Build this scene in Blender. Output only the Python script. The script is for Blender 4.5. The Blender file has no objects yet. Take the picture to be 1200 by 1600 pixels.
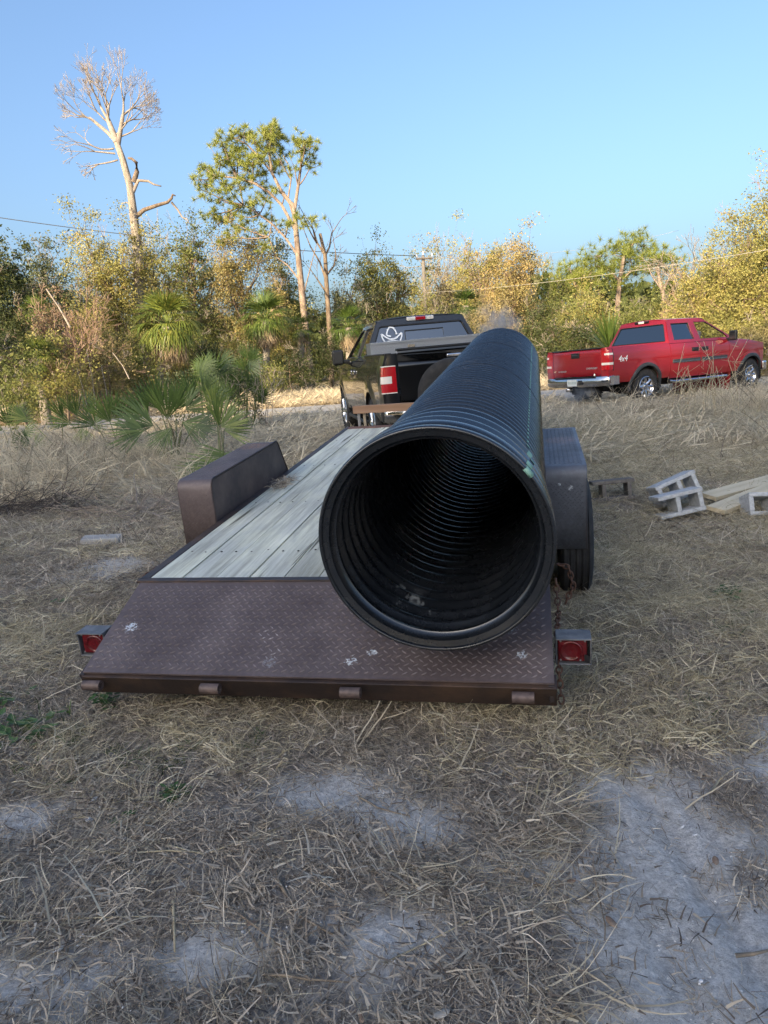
import bpy, bmesh, math, random
import numpy as np
from mathutils import Matrix, Vector, Euler
from mathutils.geometry import tessellate_polygon

# ------------------------------------------------------------------ camera, sky, sun, exposure
C = bpy.context.scene.collection
SC = bpy.context.scene
PITCH, ROLL, HCAM, F = .2025, .0654, 1.5, 1120.0
cam = bpy.data.cameras.new('camera'); camo = bpy.data.objects.new('camera', cam); C.objects.link(camo)
cam.sensor_fit = 'VERTICAL'; cam.sensor_height = 36; cam.lens = F/1600*36; cam.clip_start = .05; cam.clip_end = 3000
fw = Vector((0, math.cos(PITCH), -math.sin(PITCH))); up0 = Vector((0, math.sin(PITCH), math.cos(PITCH))); r0 = Vector((1, 0, 0))
Rv = math.cos(ROLL)*r0 - math.sin(ROLL)*up0; Uv = math.sin(ROLL)*r0 + math.cos(ROLL)*up0
m = Matrix((Rv, Uv, -fw)).transposed().to_4x4(); m.translation = Vector((0, 0, HCAM))
camo.matrix_world = m
SC.camera = camo

SUN_EL, SUN_AZ = math.radians(17), math.radians(208)      # azimuth clockwise from +Y: low sun behind the camera, to its left
w = bpy.data.worlds.new('World'); SC.world = w; w.use_nodes = True
nt = w.node_tree; bg = nt.nodes['Background']
sky = nt.nodes.new('ShaderNodeTexSky'); sky.sky_type = 'NISHITA'; sky.sun_disc = False
sky.sun_elevation = SUN_EL; sky.sun_rotation = SUN_AZ; sky.air_density = 1.0; sky.dust_density = 5.5; sky.ozone_density = 3.5
nt.links.new(sky.outputs[0], bg.inputs[0]); bg.inputs[1].default_value = .15
sl = bpy.data.lights.new('sun', 'SUN'); sl.energy = 4.4; sl.angle = math.radians(.5); sl.color = (1, .80, .50)
so = bpy.data.objects.new('sun', sl); C.objects.link(so)
sdir = Vector((math.sin(SUN_AZ)*math.cos(SUN_EL), math.cos(SUN_AZ)*math.cos(SUN_EL), math.sin(SUN_EL)))
so.rotation_euler = sdir.to_track_quat('Z', 'Y').to_euler(); so.location = sdir*60
vs = SC.view_settings; SC.display_settings.display_device = 'sRGB'
vs.view_transform = 'Standard'; vs.look = 'None'; vs.gamma = 1; vs.exposure = 1.25; vs.use_curve_mapping = False

rs = np.random.RandomState(7); random.seed(7)
PI = math.pi

# ------------------------------------------------------------------ projection helpers (real distances, in metres)
def ray(u, v):
    uu, vv = u-600, v-800
    x = (uu*math.cos(ROLL)-vv*math.sin(ROLL))/F; y = (uu*math.sin(ROLL)+vv*math.cos(ROLL))/F
    return Vector((x, math.cos(PITCH)-y*math.sin(PITCH), -math.sin(PITCH)-y*math.cos(PITCH)))
def at(u, v, Y):
    d = ray(u, v); return Vector((0, 0, HCAM)) + d*(Y/d.y)
def atz(u, v, z):
    d = ray(u, v); return Vector((0, 0, HCAM)) + d*((z-HCAM)/d.z)

# ------------------------------------------------------------------ value noise and terrain
_tab = np.random.RandomState(3).rand(256, 256)
def vnoise(x, y):
    x = np.asarray(x, float); y = np.asarray(y, float)
    xi = np.floor(x).astype(int); yi = np.floor(y).astype(int); fx = x-xi; fy = y-yi
    fx = fx*fx*(3-2*fx); fy = fy*fy*(3-2*fy)
    g = lambda a, b: _tab[a % 256, b % 256]
    return (g(xi, yi)*(1-fx)+g(xi+1, yi)*fx)*(1-fy)+(g(xi, yi+1)*(1-fx)+g(xi+1, yi+1)*fx)*fy
def fbm(x, y, o=4):
    s = 0; a = .5
    for i in range(o): s = s+a*vnoise(x*2**i+17*i, y*2**i+5*i); a *= .5
    return s
def sst(a, b, x): t = np.clip((np.asarray(x, float)-a)/(b-a), 0, 1); return t*t*(3-2*t)
def H(x, y):
    x = np.asarray(x, float); y = np.asarray(y, float)
    h = .2*sst(5.5, 13, y)-.04*sst(17, 21, y)
    h = h+.10*sst(2.6, 6, x)*sst(3, 8, y)*(1-sst(14, 18, y))
    road = sst(18, 21, y)*(1-sst(28, 31, y))
    near = (1-.85*road)
    h = h+near*(.10*(fbm(x*.45, y*.45, 3)-.44)+.05*(fbm(x*2.3, y*2.3, 3)-.44))
    h = h+.28*np.exp(-((x+9.5)/4.5)**2-((y-31)/1.6)**2)+.9*sst(45, 140, y)
    # ruts in the sand at the lower right
    for k, (x0, wd, dp) in enumerate(((.83, .04, .032), (.95, .022, .018), (.70, .02, .012), (.62, .05, .016), (1.10, .05, .014))):
        xx = x-(x0-.10*(y-1.6)-.05*np.sin(y*2.2)); h = h-dp*np.exp(-(xx/wd)**2)*sst(.9, 1.2, y)*(1-sst(2.1, 2.6, y))
    return h
def hz(x, y): return float(H(x, y))

# ------------------------------------------------------------------ materials
def mat(name, col=(.5, .5, .5), rough=.6, metal=0, coat=0, spec=.5, noise=None, bump=None, trans=0, emis=None):
    m = bpy.data.materials.new(name); m.use_nodes = True; n = m.node_tree.nodes; l = m.node_tree.links
    b = n['Principled BSDF']; b.inputs['Base Color'].default_value = (*col, 1); b.inputs['Roughness'].default_value = rough
    b.inputs['Metallic'].default_value = metal; b.inputs['Coat Weight'].default_value = coat; b.inputs['Coat Roughness'].default_value = .04
    b.inputs['Specular IOR Level'].default_value = spec
    if trans: b.inputs['Transmission Weight'].default_value = trans
    tc = n.new('ShaderNodeTexCoord')
    if noise:      # (scale, colour2, lo, hi, stretch)
        sc, c2, lo, hi, st = noise
        mp = n.new('ShaderNodeMapping'); mp.inputs['Scale'].default_value = st; l.new(tc.outputs['Object'], mp.inputs[0])
        t = n.new('ShaderNodeTexNoise'); t.inputs['Scale'].default_value = sc; t.inputs['Detail'].default_value = 8; t.inputs['Roughness'].default_value = .65
        l.new(mp.outputs[0], t.inputs['Vector'])
        r = n.new('ShaderNodeValToRGB'); r.color_ramp.elements[0].position = lo; r.color_ramp.elements[1].position = hi
        r.color_ramp.elements[0].color = (*col, 1); r.color_ramp.elements[1].color = (*c2, 1)
        l.new(t.outputs['Fac'], r.inputs[0]); l.new(r.outputs[0], b.inputs['Base Color'])
    if bump:       # (scale, strength, distance, stretch)
        sc, s, d, st = bump
        mp = n.new('ShaderNodeMapping'); mp.inputs['Scale'].default_value = st; l.new(tc.outputs['Object'], mp.inputs[0])
        t = n.new('ShaderNodeTexNoise'); t.inputs['Scale'].default_value = sc; t.inputs['Detail'].default_value = 6
        l.new(mp.outputs[0], t.inputs['Vector'])
        bp = n.new('ShaderNodeBump'); bp.inputs['Strength'].default_value = s; bp.inputs['Distance'].default_value = d
        l.new(t.outputs['Fac'], bp.inputs['Height']); l.new(bp.outputs[0], b.inputs['Normal'])
    return m
U1 = (1, 1, 1)
def leafmat(name, cols, transl=.3, rough=.55, nscale=.6):
    m = bpy.data.materials.new(name); m.use_nodes = True; n = m.node_tree.nodes; l = m.node_tree.links
    b = n['Principled BSDF']; b.inputs['Roughness'].default_value = rough; b.inputs['Specular IOR Level'].default_value = .35
    a = n.new('ShaderNodeAttribute'); a.attribute_name = 'rnd'
    tc = n.new('ShaderNodeTexCoord'); t = n.new('ShaderNodeTexNoise'); t.inputs['Scale'].default_value = nscale; t.inputs['Detail'].default_value = 2
    l.new(tc.outputs['Object'], t.inputs['Vector'])
    oi = n.new('ShaderNodeObjectInfo')
    m1 = n.new('ShaderNodeMath'); m1.operation = 'MULTIPLY_ADD'; m1.inputs[1].default_value = .9; m1.inputs[2].default_value = -.45
    l.new(t.outputs['Fac'], m1.inputs[0])
    m2 = n.new('ShaderNodeMath'); m2.operation = 'ADD'; l.new(m1.outputs[0], m2.inputs[0]); l.new(a.outputs['Fac'], m2.inputs[1])
    m3 = n.new('ShaderNodeMath'); m3.operation = 'MULTIPLY_ADD'; m3.inputs[1].default_value = .3; l.new(oi.outputs['Random'], m3.inputs[0]); l.new(m2.outputs[0], m3.inputs[2])
    m4 = n.new('ShaderNodeMath'); m4.operation = 'SUBTRACT'; m4.inputs[1].default_value = .15; l.new(m3.outputs[0], m4.inputs[0])
    r = n.new('ShaderNodeValToRGB'); e = r.color_ramp.elements
    while len(e) < len(cols): e.new(.5)
    for i, c in enumerate(cols): e[i].position = i/(len(cols)-1); e[i].color = (*c, 1)
    l.new(m4.outputs[0], r.inputs[0]); l.new(r.outputs[0], b.inputs['Base Color'])
    tr = n.new('ShaderNodeBsdfTranslucent'); mx = n.new('ShaderNodeMixShader'); mx.inputs[0].default_value = transl
    l.new(r.outputs[0], tr.inputs[0]); l.new(b.outputs[0], mx.inputs[1]); l.new(tr.outputs[0], mx.inputs[2])
    l.new(mx.outputs[0], n['Material Output'].inputs[0])
    return m

# ------------------------------------------------------------------ mesh building
class MB:
    def __init__(s): s.v = []; s.f4 = []; s.f3 = []; s.n = 0; s.r4 = []; s.r3 = []
    def add(s, verts, quads=None, tris=None, rnd=None):
        verts = np.asarray(verts, float).reshape(-1, 3); s.v.append(verts)
        if quads is not None and len(quads):
            q = np.asarray(quads, int).reshape(-1, 4)+s.n; s.f4.append(q)
            s.r4.append(np.full(len(q), .5) if rnd is None else np.broadcast_to(rnd, len(q)))
        if tris is not None and len(tris):
            t = np.asarray(tris, int).reshape(-1, 3)+s.n; s.f3.append(t)
            s.r3.append(np.full(len(t), .5) if rnd is None else np.broadcast_to(rnd, len(t)))
        s.n += len(verts); return s
    def box(s, c, size, rot=None, taper=1):
        x, y, z = [q/2 for q in size]
        v = np.array([[-x, -y, -z], [x, -y, -z], [x, y, -z], [-x, y, -z], [-x*taper, -y*taper, z], [x*taper, -y*taper, z], [x*taper, y*taper, z], [-x*taper, y*taper, z]])
        if rot is not None: v = v@np.array(Euler(rot).to_matrix()).T
        return s.add(v+np.array(c), [[0, 3, 2, 1], [4, 5, 6, 7], [0, 1, 5, 4], [1, 2, 6, 5], [2, 3, 7, 6], [3, 0, 4, 7]])
    def hexa(s, v8):   # bottom 4 then top 4
        return s.add(v8, [[0, 3, 2, 1], [4, 5, 6, 7], [0, 1, 5, 4], [1, 2, 6, 5], [2, 3, 7, 6], [3, 0, 4, 7]])
    def tube(s, pts, rad, k=6, cap=True, rnd=None):
        pts = np.asarray(pts, float); n = len(pts); rad = np.broadcast_to(np.asarray(rad, float), n)
        d = np.gradient(pts, axis=0); d /= np.linalg.norm(d, axis=1)[:, None]+1e-9
        a = np.array([0, 0, 1.]) if abs(d[:, 2]).mean() < .8 else np.array([1., 0, 0])
        u = np.cross(d, a); u /= np.linalg.norm(u, axis=1)[:, None]+1e-9; w_ = np.cross(u, d)
        t = np.arange(k)*2*PI/k
        v = pts[:, None]+rad[:, None, None]*(np.cos(t)[None, :, None]*u[:, None]+np.sin(t)[None, :, None]*w_[:, None])
        i, j = np.meshgrid(np.arange(n-1), np.arange(k), indexing='ij'); j2 = (j+1) % k
        q = np.stack([i*k+j, i*k+j2, (i+1)*k+j2, (i+1)*k+j], -1).reshape(-1, 4)
        tr = []
        if cap:
            for b in (0, (n-1)*k):
                for x in range(1, k-1): tr.append([b, b+x, b+x+1])
        return s.add(v.reshape(-1, 3), q, tr, rnd)
    def grid(s, P, rnd=None, flip=False):       # P (n, m, 3)
        P = np.asarray(P, float); n, m_ = P.shape[:2]
        i, j = np.meshgrid(np.arange(n-1), np.arange(m_-1), indexing='ij')
        q = np.stack([i*m_+j, i*m_+j+1, (i+1)*m_+j+1, (i+1)*m_+j], -1).reshape(-1, 4)
        if flip: q = q[:, ::-1]
        return s.add(P.reshape(-1, 3), q, None, rnd)
    def lathe(s, prof, c=(0, 0, 0), axis='x', k=48, a0=0, a1=2*PI):   # prof: (along axis, radius)
        prof = np.asarray(prof, float); full = abs(a1-a0-2*PI) < 1e-6
        t = np.linspace(a0, a1, k, endpoint=not full); n = len(prof)
        A = np.broadcast_to(prof[:, None, 0], (n, k)); X = prof[:, None, 1]*np.cos(t); Y = prof[:, None, 1]*np.sin(t)
        P = {'x': (A, X, Y), 'y': (X, A, Y), 'z': (X, Y, A)}[axis]; P = np.stack(P, -1)+np.array(c)
        if full: P = np.concatenate([P, P[:, :1]], 1)
        return s.grid(P)
    def poly(s, pts3):
        n = len(pts3); return s.add(pts3, None, [[0, i, i+1] for i in range(1, n-1)])
    def prism(s, pts, d):    # closed polygon, extruded by vector d
        pts = np.asarray(pts, float); n = len(pts); d = np.asarray(d, float)
        tri = [tuple(t) for t in tessellate_polygon([[Vector(p) for p in pts]])]
        v = np.vstack([pts, pts+d]); i = np.arange(n); j = (i+1) % n
        return s.add(v, np.stack([i, j, j+n, i+n], -1), [list(t) for t in tri]+[[a+n, b+n, c_+n] for a, b, c_ in tri])
    def build(s, name, mt, parent=None, smooth=False, bevel=0, solid=0, rnd=False, autos=None, seg=2):
        me = bpy.data.meshes.new(name); V = np.vstack(s.v).astype(np.float32)
        q = np.vstack(s.f4) if s.f4 else np.zeros((0, 4), int); t = np.vstack(s.f3) if s.f3 else np.zeros((0, 3), int)
        me.vertices.add(len(V)); me.vertices.foreach_set('co', V.ravel())
        me.loops.add(q.size+t.size); me.loops.foreach_set('vertex_index', np.concatenate([q.ravel(), t.ravel()]).astype(np.int32))
        nf = len(q)+len(t); me.polygons.add(nf)
        st = np.concatenate([np.arange(len(q))*4, q.size+np.arange(len(t))*3]); me.polygons.foreach_set('loop_start', st.astype(np.int32))
        if rnd:
            a = me.attributes.new('rnd', 'FLOAT', 'FACE')
            a.data.foreach_set('value', np.concatenate([np.concatenate(s.r4) if s.r4 else [], np.concatenate(s.r3) if s.r3 else []]).astype(np.float32))
        me.update(calc_edges=True); me.validate()
        me.polygons.foreach_set('use_smooth', np.full(len(me.polygons), bool(smooth or autos)))
        if autos:
            me.set_sharp_from_angle(angle=math.radians(autos))
        me.materials.append(mt)
        o = bpy.data.objects.new(name, me); C.objects.link(o)
        if parent is not None: o.parent = parent
        if solid: md = o.modifiers.new('solid', 'SOLIDIFY'); md.thickness = solid; md.offset = -1
        if bevel: md = o.modifiers.new('bevel', 'BEVEL'); md.width = bevel; md.segments = seg; md.limit_method = 'ANGLE'; md.angle_limit = math.radians(40)
        return o
def tag(o, label=None, cat=None, group=None, kind=None):
    if label: o['label'] = label
    if cat: o['category'] = cat
    if group: o['group'] = group
    if kind: o['kind'] = kind
    return o
def thing(name, label, cat, loc=(0, 0, 0), rz=0, group=None, matrix=None):
    o = bpy.data.objects.new(name, None); C.objects.link(o); o.empty_display_size = .2
    if matrix is not None: o.matrix_world = matrix
    else: o.location = loc; o.rotation_euler = (0, 0, rz)
    return tag(o, label, cat, group)
def copy_tree(o, parent=None):
    c = o.copy(); C.objects.link(c); c.parent = parent
    for ch in list(o.children): copy_tree(ch, c)
    return c
def text_mesh(name, body, size, mt, parent, matrix, depth=.002, shear=0):
    cu = bpy.data.curves.new(name, 'FONT'); cu.body = body; cu.size = size; cu.extrude = depth; cu.align_x = 'CENTER'; cu.align_y = 'CENTER'; cu.shear = shear
    tmp = bpy.data.objects.new(name+'_tmp', cu); C.objects.link(tmp)
    me = bpy.data.meshes.new_from_object(tmp.evaluated_get(bpy.context.evaluated_depsgraph_get())); me.name = name
    bpy.data.objects.remove(tmp); me.materials.clear(); me.materials.append(mt)
    o = bpy.data.objects.new(name, me); C.objects.link(o); o.parent = parent; o.matrix_local = matrix
    return o

# ------------------------------------------------------------------ SETTING: ground
def sand_mask(x, y):       # 1 = bare sand, 0 = litter and grass
    e = 0
    for cx, cy, rx, ry, s in ((.74, 2.0, .20, .34, 1.2), (.66, 1.62, .22, .34, 1.3), (.90, 1.45, .30, .28, 1.3), (.80, 1.2, .4, .3, 1.2), (.05, 2.1, .20, .13, .75), (-.5, 1.62, .20, .12, .6), (-1.0, 1.55, .30, .16, .75), (-.75, 1.35, .35, .10, .6),
                          (.35, 1.85, .2, .12, .6), (-2.35, 5.7, .5, .42, .85), (-.25, 2.35, .25, .15, .6), (1.35, 2.4, .25, .3, .45), (-1.4, 2.3, .25, .15, .5), (-.05, 1.62, .25, .15, .45)):
        e = np.maximum(e, s*np.exp(-(((x-cx)/rx)**2+((y-cy)/ry)**2)))
    n = fbm(x*3.1+9, y*3.1+4, 4)
    return np.clip((e*1.45+(n-.5)*1.5-.26)*3.0, 0, 1)*np.where(y > 3.2, np.clip(e*2.5, 0, 1)*.8, 1)

def ground():
    xs = np.sinh(np.linspace(-6.2, 6.2, 372))*.42; xs = xs*(1+0*xs)
    ys = np.concatenate([-np.sinh(np.linspace(5.4, .05, 50))*2.2, .6+np.sinh(np.linspace(0, 6.3, 410))*.95])
    X, Y = np.meshgrid(xs, ys); Z = H(X, Y)
    Z = Z+.017*(fbm(X*19, Y*19, 4)-.45)*(Y < 12)
    m = MB(); m.grid(np.stack([X, Y, Z], -1)); 
    mt = bpy.data.materials.new('ground_sand_and_litter'); mt.use_nodes = True; n = mt.node_tree.nodes; l = mt.node_tree.links
    b = n['Principled BSDF']; b.inputs['Roughness'].default_value = .95; b.inputs['Specular IOR Level'].default_value = .15
    g = n.new('ShaderNodeTexCoord')
    def noise(sc, det=6, ro=.6):
        t = n.new('ShaderNodeTexNoise'); t.inputs['Scale'].default_value = sc; t.inputs['Detail'].default_value = det; t.inputs['Roughness'].default_value = ro
        l.new(g.outputs['Object'], t.inputs['Vector']); return t.outputs['Fac']
    def ramp(f, a, b_, ca, cb):
        r = n.new('ShaderNodeValToRGB'); r.color_ramp.elements[0].position = a; r.color_ramp.elements[1].position = b_
        r.color_ramp.elements[0].color = (*ca, 1); r.color_ramp.elements[1].color = (*cb, 1); l.new(f, r.inputs[0]); return r.outputs[0]
    def mix(f, a, b_):
        x = n.new('ShaderNodeMix'); x.data_type = 'RGBA'; l.new(f, x.inputs[0]); l.new(a, x.inputs[6]); l.new(b_, x.inputs[7]); return x.outputs[2]
    sand = ramp(noise(34, 12, .9), .40, .60, (.36, .34, .325), (.82, .79, .755))
    litter = ramp(noise(60, 8, .8), .38, .66, (.15, .13, .115), (.52, .48, .44))
    at_ = n.new('ShaderNodeAttribute'); at_.attribute_name = 'sand'
    near = mix(at_.outputs['Fac'], litter, sand)
    far = ramp(noise(1.3, 8, .7), .35, .65, (.26, .20, .11), (.42, .33, .18))
    af = n.new('ShaderNodeAttribute'); af.attribute_name = 'far'
    l.new(mix(af.outputs['Fac'], near, far), b.inputs['Base Color'])
    bp = n.new('ShaderNodeBump'); bp.inputs['Strength'].default_value = 1; bp.inputs['Distance'].default_value = .018
    l.new(noise(55, 8, .75), bp.inputs['Height']); l.new(bp.outputs[0], b.inputs['Normal'])
    o = m.build('ground', mt, smooth=True)
    me = o.data; 
    s = np.clip(sand_mask(X, Y)+.25*(fbm(X*1.2, Y*1.2, 3) > .52)*(Y < 8)+.12, 0, 1); fr = sst(15, 24, Y)
    for nm, arr in (('sand', s), ('far', fr)):
        a = me.attributes.new(nm, 'FLOAT', 'POINT'); a.data.foreach_set('value', arr.ravel().astype(np.float32))
    o['kind'] = 'structure'
ground()

def road():
    m = MB(); xs = np.linspace(-70, 70, 240); P = []
    for j, t in enumerate(np.linspace(0, 1, 14)):
        yc = 21.3+t*5.6; y = yc+.012*(xs+3)**2*.12+.25*(vnoise(xs*.5, 3+0*xs)-.5)+.12*(vnoise(xs*3, t*9+0*xs)-.5)
        P.append(np.stack([xs, y, H(xs, y)+.012+.05*math.sin(PI*t)], -1))
    P = np.array(P); m.grid(P, flip=True)
    mt = mat('pale_shell_road', (.30, .28, .26), .9, noise=(2.5, (.48, .45, .41), .35, .7, U1), bump=(40, .5, .01, U1))
    o = m.build('road', mt, smooth=True); o['kind'] = 'structure'
road()

# ------------------------------------------------------------------ plants
LM = {
 'gold': leafmat('leaf_gold', [(.13, .135, .04), (.26, .25, .075), (.38, .34, .11), (.44, .33, .12)]),
 'orange': leafmat('leaf_orange', [(.16, .15, .055), (.30, .26, .10), (.42, .32, .14), (.42, .26, .11)]),
 'olive': leafmat('leaf_olive', [(.06, .08, .025), (.14, .16, .045), (.24, .25, .075), (.34, .29, .09)]),
 'green': leafmat('leaf_green', [(.03, .06, .015), (.07, .12, .025), (.13, .19, .04), (.20, .23, .06)]),
 'dark': leafmat('leaf_dark', [(.025, .035, .014), (.05, .065, .022), (.09, .11, .035), (.15, .14, .05)]),  # on the left live oak this low tone also paints in its shade
 'grey': leafmat('leaf_grey', [(.06, .075, .04), (.12, .14, .07), (.19, .20, .10), (.26, .24, .14)]),
 'pale': leafmat('leaf_pale', [(.14, .12, .05), (.24, .21, .10), (.34, .28, .13), (.38, .30, .16)]),
 'pine': leafmat('needle', [(.13, .16, .03), (.24, .28, .055), (.35, .38, .09), (.46, .46, .15)], transl=.45),
 'brown': leafmat('leaf_brown', [(.10, .06, .035), (.20, .12, .07), (.30, .20, .13), (.36, .26, .18)]),
 'palm': leafmat('palm_green', [(.04, .07, .015), (.09, .14, .03), (.17, .22, .05), (.28, .28, .06)], transl=.3, rough=.4),
 'palmetto': leafmat('palmetto_green', [(.035, .065, .02), (.07, .115, .03), (.12, .175, .045), (.25, .28, .08)], transl=.25, rough=.4, nscale=2),
 'skirt': leafmat('palm_dead', [(.16, .11, .07), (.26, .19, .12), (.36, .28, .19), (.42, .34, .25)], transl=.15),
}
BARK = mat('bark_brown', (.12, .085, .06), .95, noise=(9, (.26, .20, .15), .4, .65, (1, 1, .25)), bump=(14, .8, .03, (1, 1, .3)))
BARKG = mat('bark_grey', (.20, .17, .14), .95, noise=(7, (.38, .33, .28), .4, .65, (1, 1, .25)), bump=(14, .8, .03, (1, 1, .3)))
BARKP = mat('bark_pine', (.14, .10, .08), .95, noise=(6, (.32, .25, .20), .4, .62, (1, 1, .3)), bump=(10, .9, .04, (1, 1, .3)))
TWIG = mat('twig_grey', (.22, .18, .15), .9, noise=(3, (.36, .31, .27), .4, .65, U1))
TWIGR = mat('twig_rust', (.22, .14, .10), .9, noise=(3, (.36, .25, .19), .4, .65, U1))

def rot_frames(n, upbias=.3, rg=rs):
    d = rg.normal(size=(n, 3)); d /= np.linalg.norm(d, axis=1)[:, None]
    nn = rg.normal(size=(n, 3)); nn[:, 2] += upbias; b = np.cross(d, nn); b /= np.linalg.norm(b, axis=1)[:, None]+1e-9
    return d, b
def leaves(m, cen, size, aspect=.5, rnd=None, upbias=.3, rg=rs):
    n = len(cen); d, b = rot_frames(n, upbias, rg); s = (size*(.6+.8*rg.rand(n)))[:, None]
    v = np.stack([cen-d*s*.5, cen+b*s*aspect*.5, cen+d*s*.5, cen-b*s*aspect*.5], 1).reshape(-1, 3)
    q = np.arange(4*n).reshape(n, 4); m.add(v, q, None, rg.rand(n)*.75+.12 if rnd is None else rnd)
def bez(a, b, c, n): t = np.linspace(0, 1, n)[:, None]; return (1-t)**2*a+2*t*(1-t)*b+t*t*c

def grow(m, p, d, length, r, depth, rg, spread=.5, k=2, updr=.15, shrink=.78, minr=.008, tips=None, wob=.15):
    n = 3; pts = [p]
    for i in range(n):
        d = d+rg.normal(size=3)*wob+np.array([0, 0, updr*.3]); d = d/np.linalg.norm(d); p = p+d*length/n; pts.append(p)
    r1 = max(r*.72, minr)
    m.tube(pts, np.linspace(r, r1, n+1), 6 if r > .06 else (4 if r > .02 else 3), cap=False)
    if depth == 0:
        if tips is not None: tips.append(p)
        return
    kk = k+(1 if rg.rand() < .3 else 0)
    ph = rg.rand()*6.28
    for i in range(kk):
        a = ph+i*2*PI/kk; s = rg.uniform(.5, 1.1)*spread
        u = np.cross(d, [0.3, .2, 1]); u /= np.linalg.norm(u); w_ = np.cross(d, u)
        nd = d*math.cos(s)+(u*math.cos(a)+w_*math.sin(a))*math.sin(s); nd[2] += updr; nd /= np.linalg.norm(nd)
        grow(m, p, nd, length*shrink*rg.uniform(.75, 1.2), r1*.8 if i else r1*.92, depth-1, rg, spread, k, updr, shrink, minr, tips, wob)

def tree(name, label, x, y, h, wd, pal, n=9000, cb=.25, leaf=.13, bark=None, trunk_r=None, cat='tree', group=None, limbs=14, lean=(0, 0), seed=None, clump=.11, ncl=None, bare=0, oval=1.0):
    rg = np.random.RandomState(int(abs(x*131+y*17+h*7)*10) % 99991 if seed is None else seed)
    z0 = hz(x, y)-.05; root = thing(name, label, cat, (x, y, z0), 0, group)
    tr = trunk_r or .018*h+.03; L = np.array([lean[0], lean[1], 0.])
    T = MB(); top = np.array([0, 0, h*.78])+L*h; mid = np.array([rg.normal()*.04*h, rg.normal()*.04*h, h*.38])+L*h*.2
    tp = bez(np.zeros(3), mid, top, 9); tp[1:-1] += rg.normal(size=(7, 3))*.008*h
    T.tube(tp, np.linspace(tr, tr*.22, 9)*np.array([1.35]+[1]*8), 8)
    cen = np.array([0, 0, h*(cb+1)/2])+L*h*.8; rad = np.array([wd/2, wd/2*oval, h*(1-cb)/2]); cl = []
    for k in range(limbs):
        t = .2+.75*(k+.5)/limbs; i = t*8; p0 = tp[int(i)]*(1-i % 1)+tp[min(int(i)+1, 8)]*(i % 1)
        az = k*2.4+rg.rand(); el = (t-.45)*2.2+rg.normal()*.3
        e = cen+rad*np.array([math.cos(az)*math.cos(el), math.sin(az)*math.cos(el), math.sin(el)])*rg.uniform(.65, 1.0)
        c1 = (p0+e)/2+np.array([0, 0, .06*h*rg.rand()])+rg.normal(size=3)*.03*h
        lp = bez(p0, c1, e, 6); lp[1:-1] += rg.normal(size=(4, 3))*.012*h
        T.tube(lp, np.linspace(tr*.38, tr*.07, 6), 5)
        for q in range(6):
            j = rg.randint(2, 6); s = lp[j]; ee = s+rg.normal(size=3)*rad*.30*np.array([1, 1, .8])+np.array([0, 0, .03*h])
            T.tube(bez(s, (s+ee)/2+rg.normal(size=3)*.03*wd, ee, 4), np.linspace(tr*.10, tr*.03, 4), 4, cap=False); cl += [ee, (s+ee)/2]
            for q2 in range(2 if not bare else 5):
                e3 = ee+rg.normal(size=3)*rad*.14; T.tube([ee, (ee+e3)/2+rg.normal(size=3)*.01*wd, e3], [tr*.04, tr*.03, tr*.02], 3, cap=False); cl.append(e3)
        cl.append(e)
    T.build('trunk', bark or BARK, root, smooth=True)
    W = MB()
    for q in range(int(limbs*2.1)):
        c = cl[rg.randint(len(cl))]; d = (c-cen)/np.linalg.norm(c-cen+1e-6)*.5+rg.normal(size=3)*.5+np.array([0, 0, .35]); d /= np.linalg.norm(d)
        for b in range(3): grow(W, c, d+rg.normal(size=3)*.35, wd*.085, .010, 2, rg, .5, 2, .05, .8, .0045)
    tag(W.build('twigs', TWIGR if pal in ('orange', 'brown', 'gold') else TWIG, root), kind='stuff')
    cl = np.array(cl); cl = cl[cl[:, 2] > h*cb*.6] if cb > .05 else cl
    if n:
        wt = rg.rand(len(cl))**2.2+.04; idx = rg.choice(len(cl), n, p=wt/wt.sum())
        cr = clump*wd*(.5+.9*rg.rand(len(cl)))
        off = rg.normal(size=(n, 3))*.6; P = cl[idx]+off*cr[idx][:, None]*np.array([1, 1, .8])
        P[:, 2] = np.maximum(P[:, 2], .03)
        M = MB(); tone = (rg.rand(len(cl))*.4-.2)[idx]; leaves(M, P, leaf, rnd=np.clip(rg.rand(n)*.36+.32+tone, 0, 1), rg=rg)
        M.build('crown', LM[pal], root, rnd=True)
    return root

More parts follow.
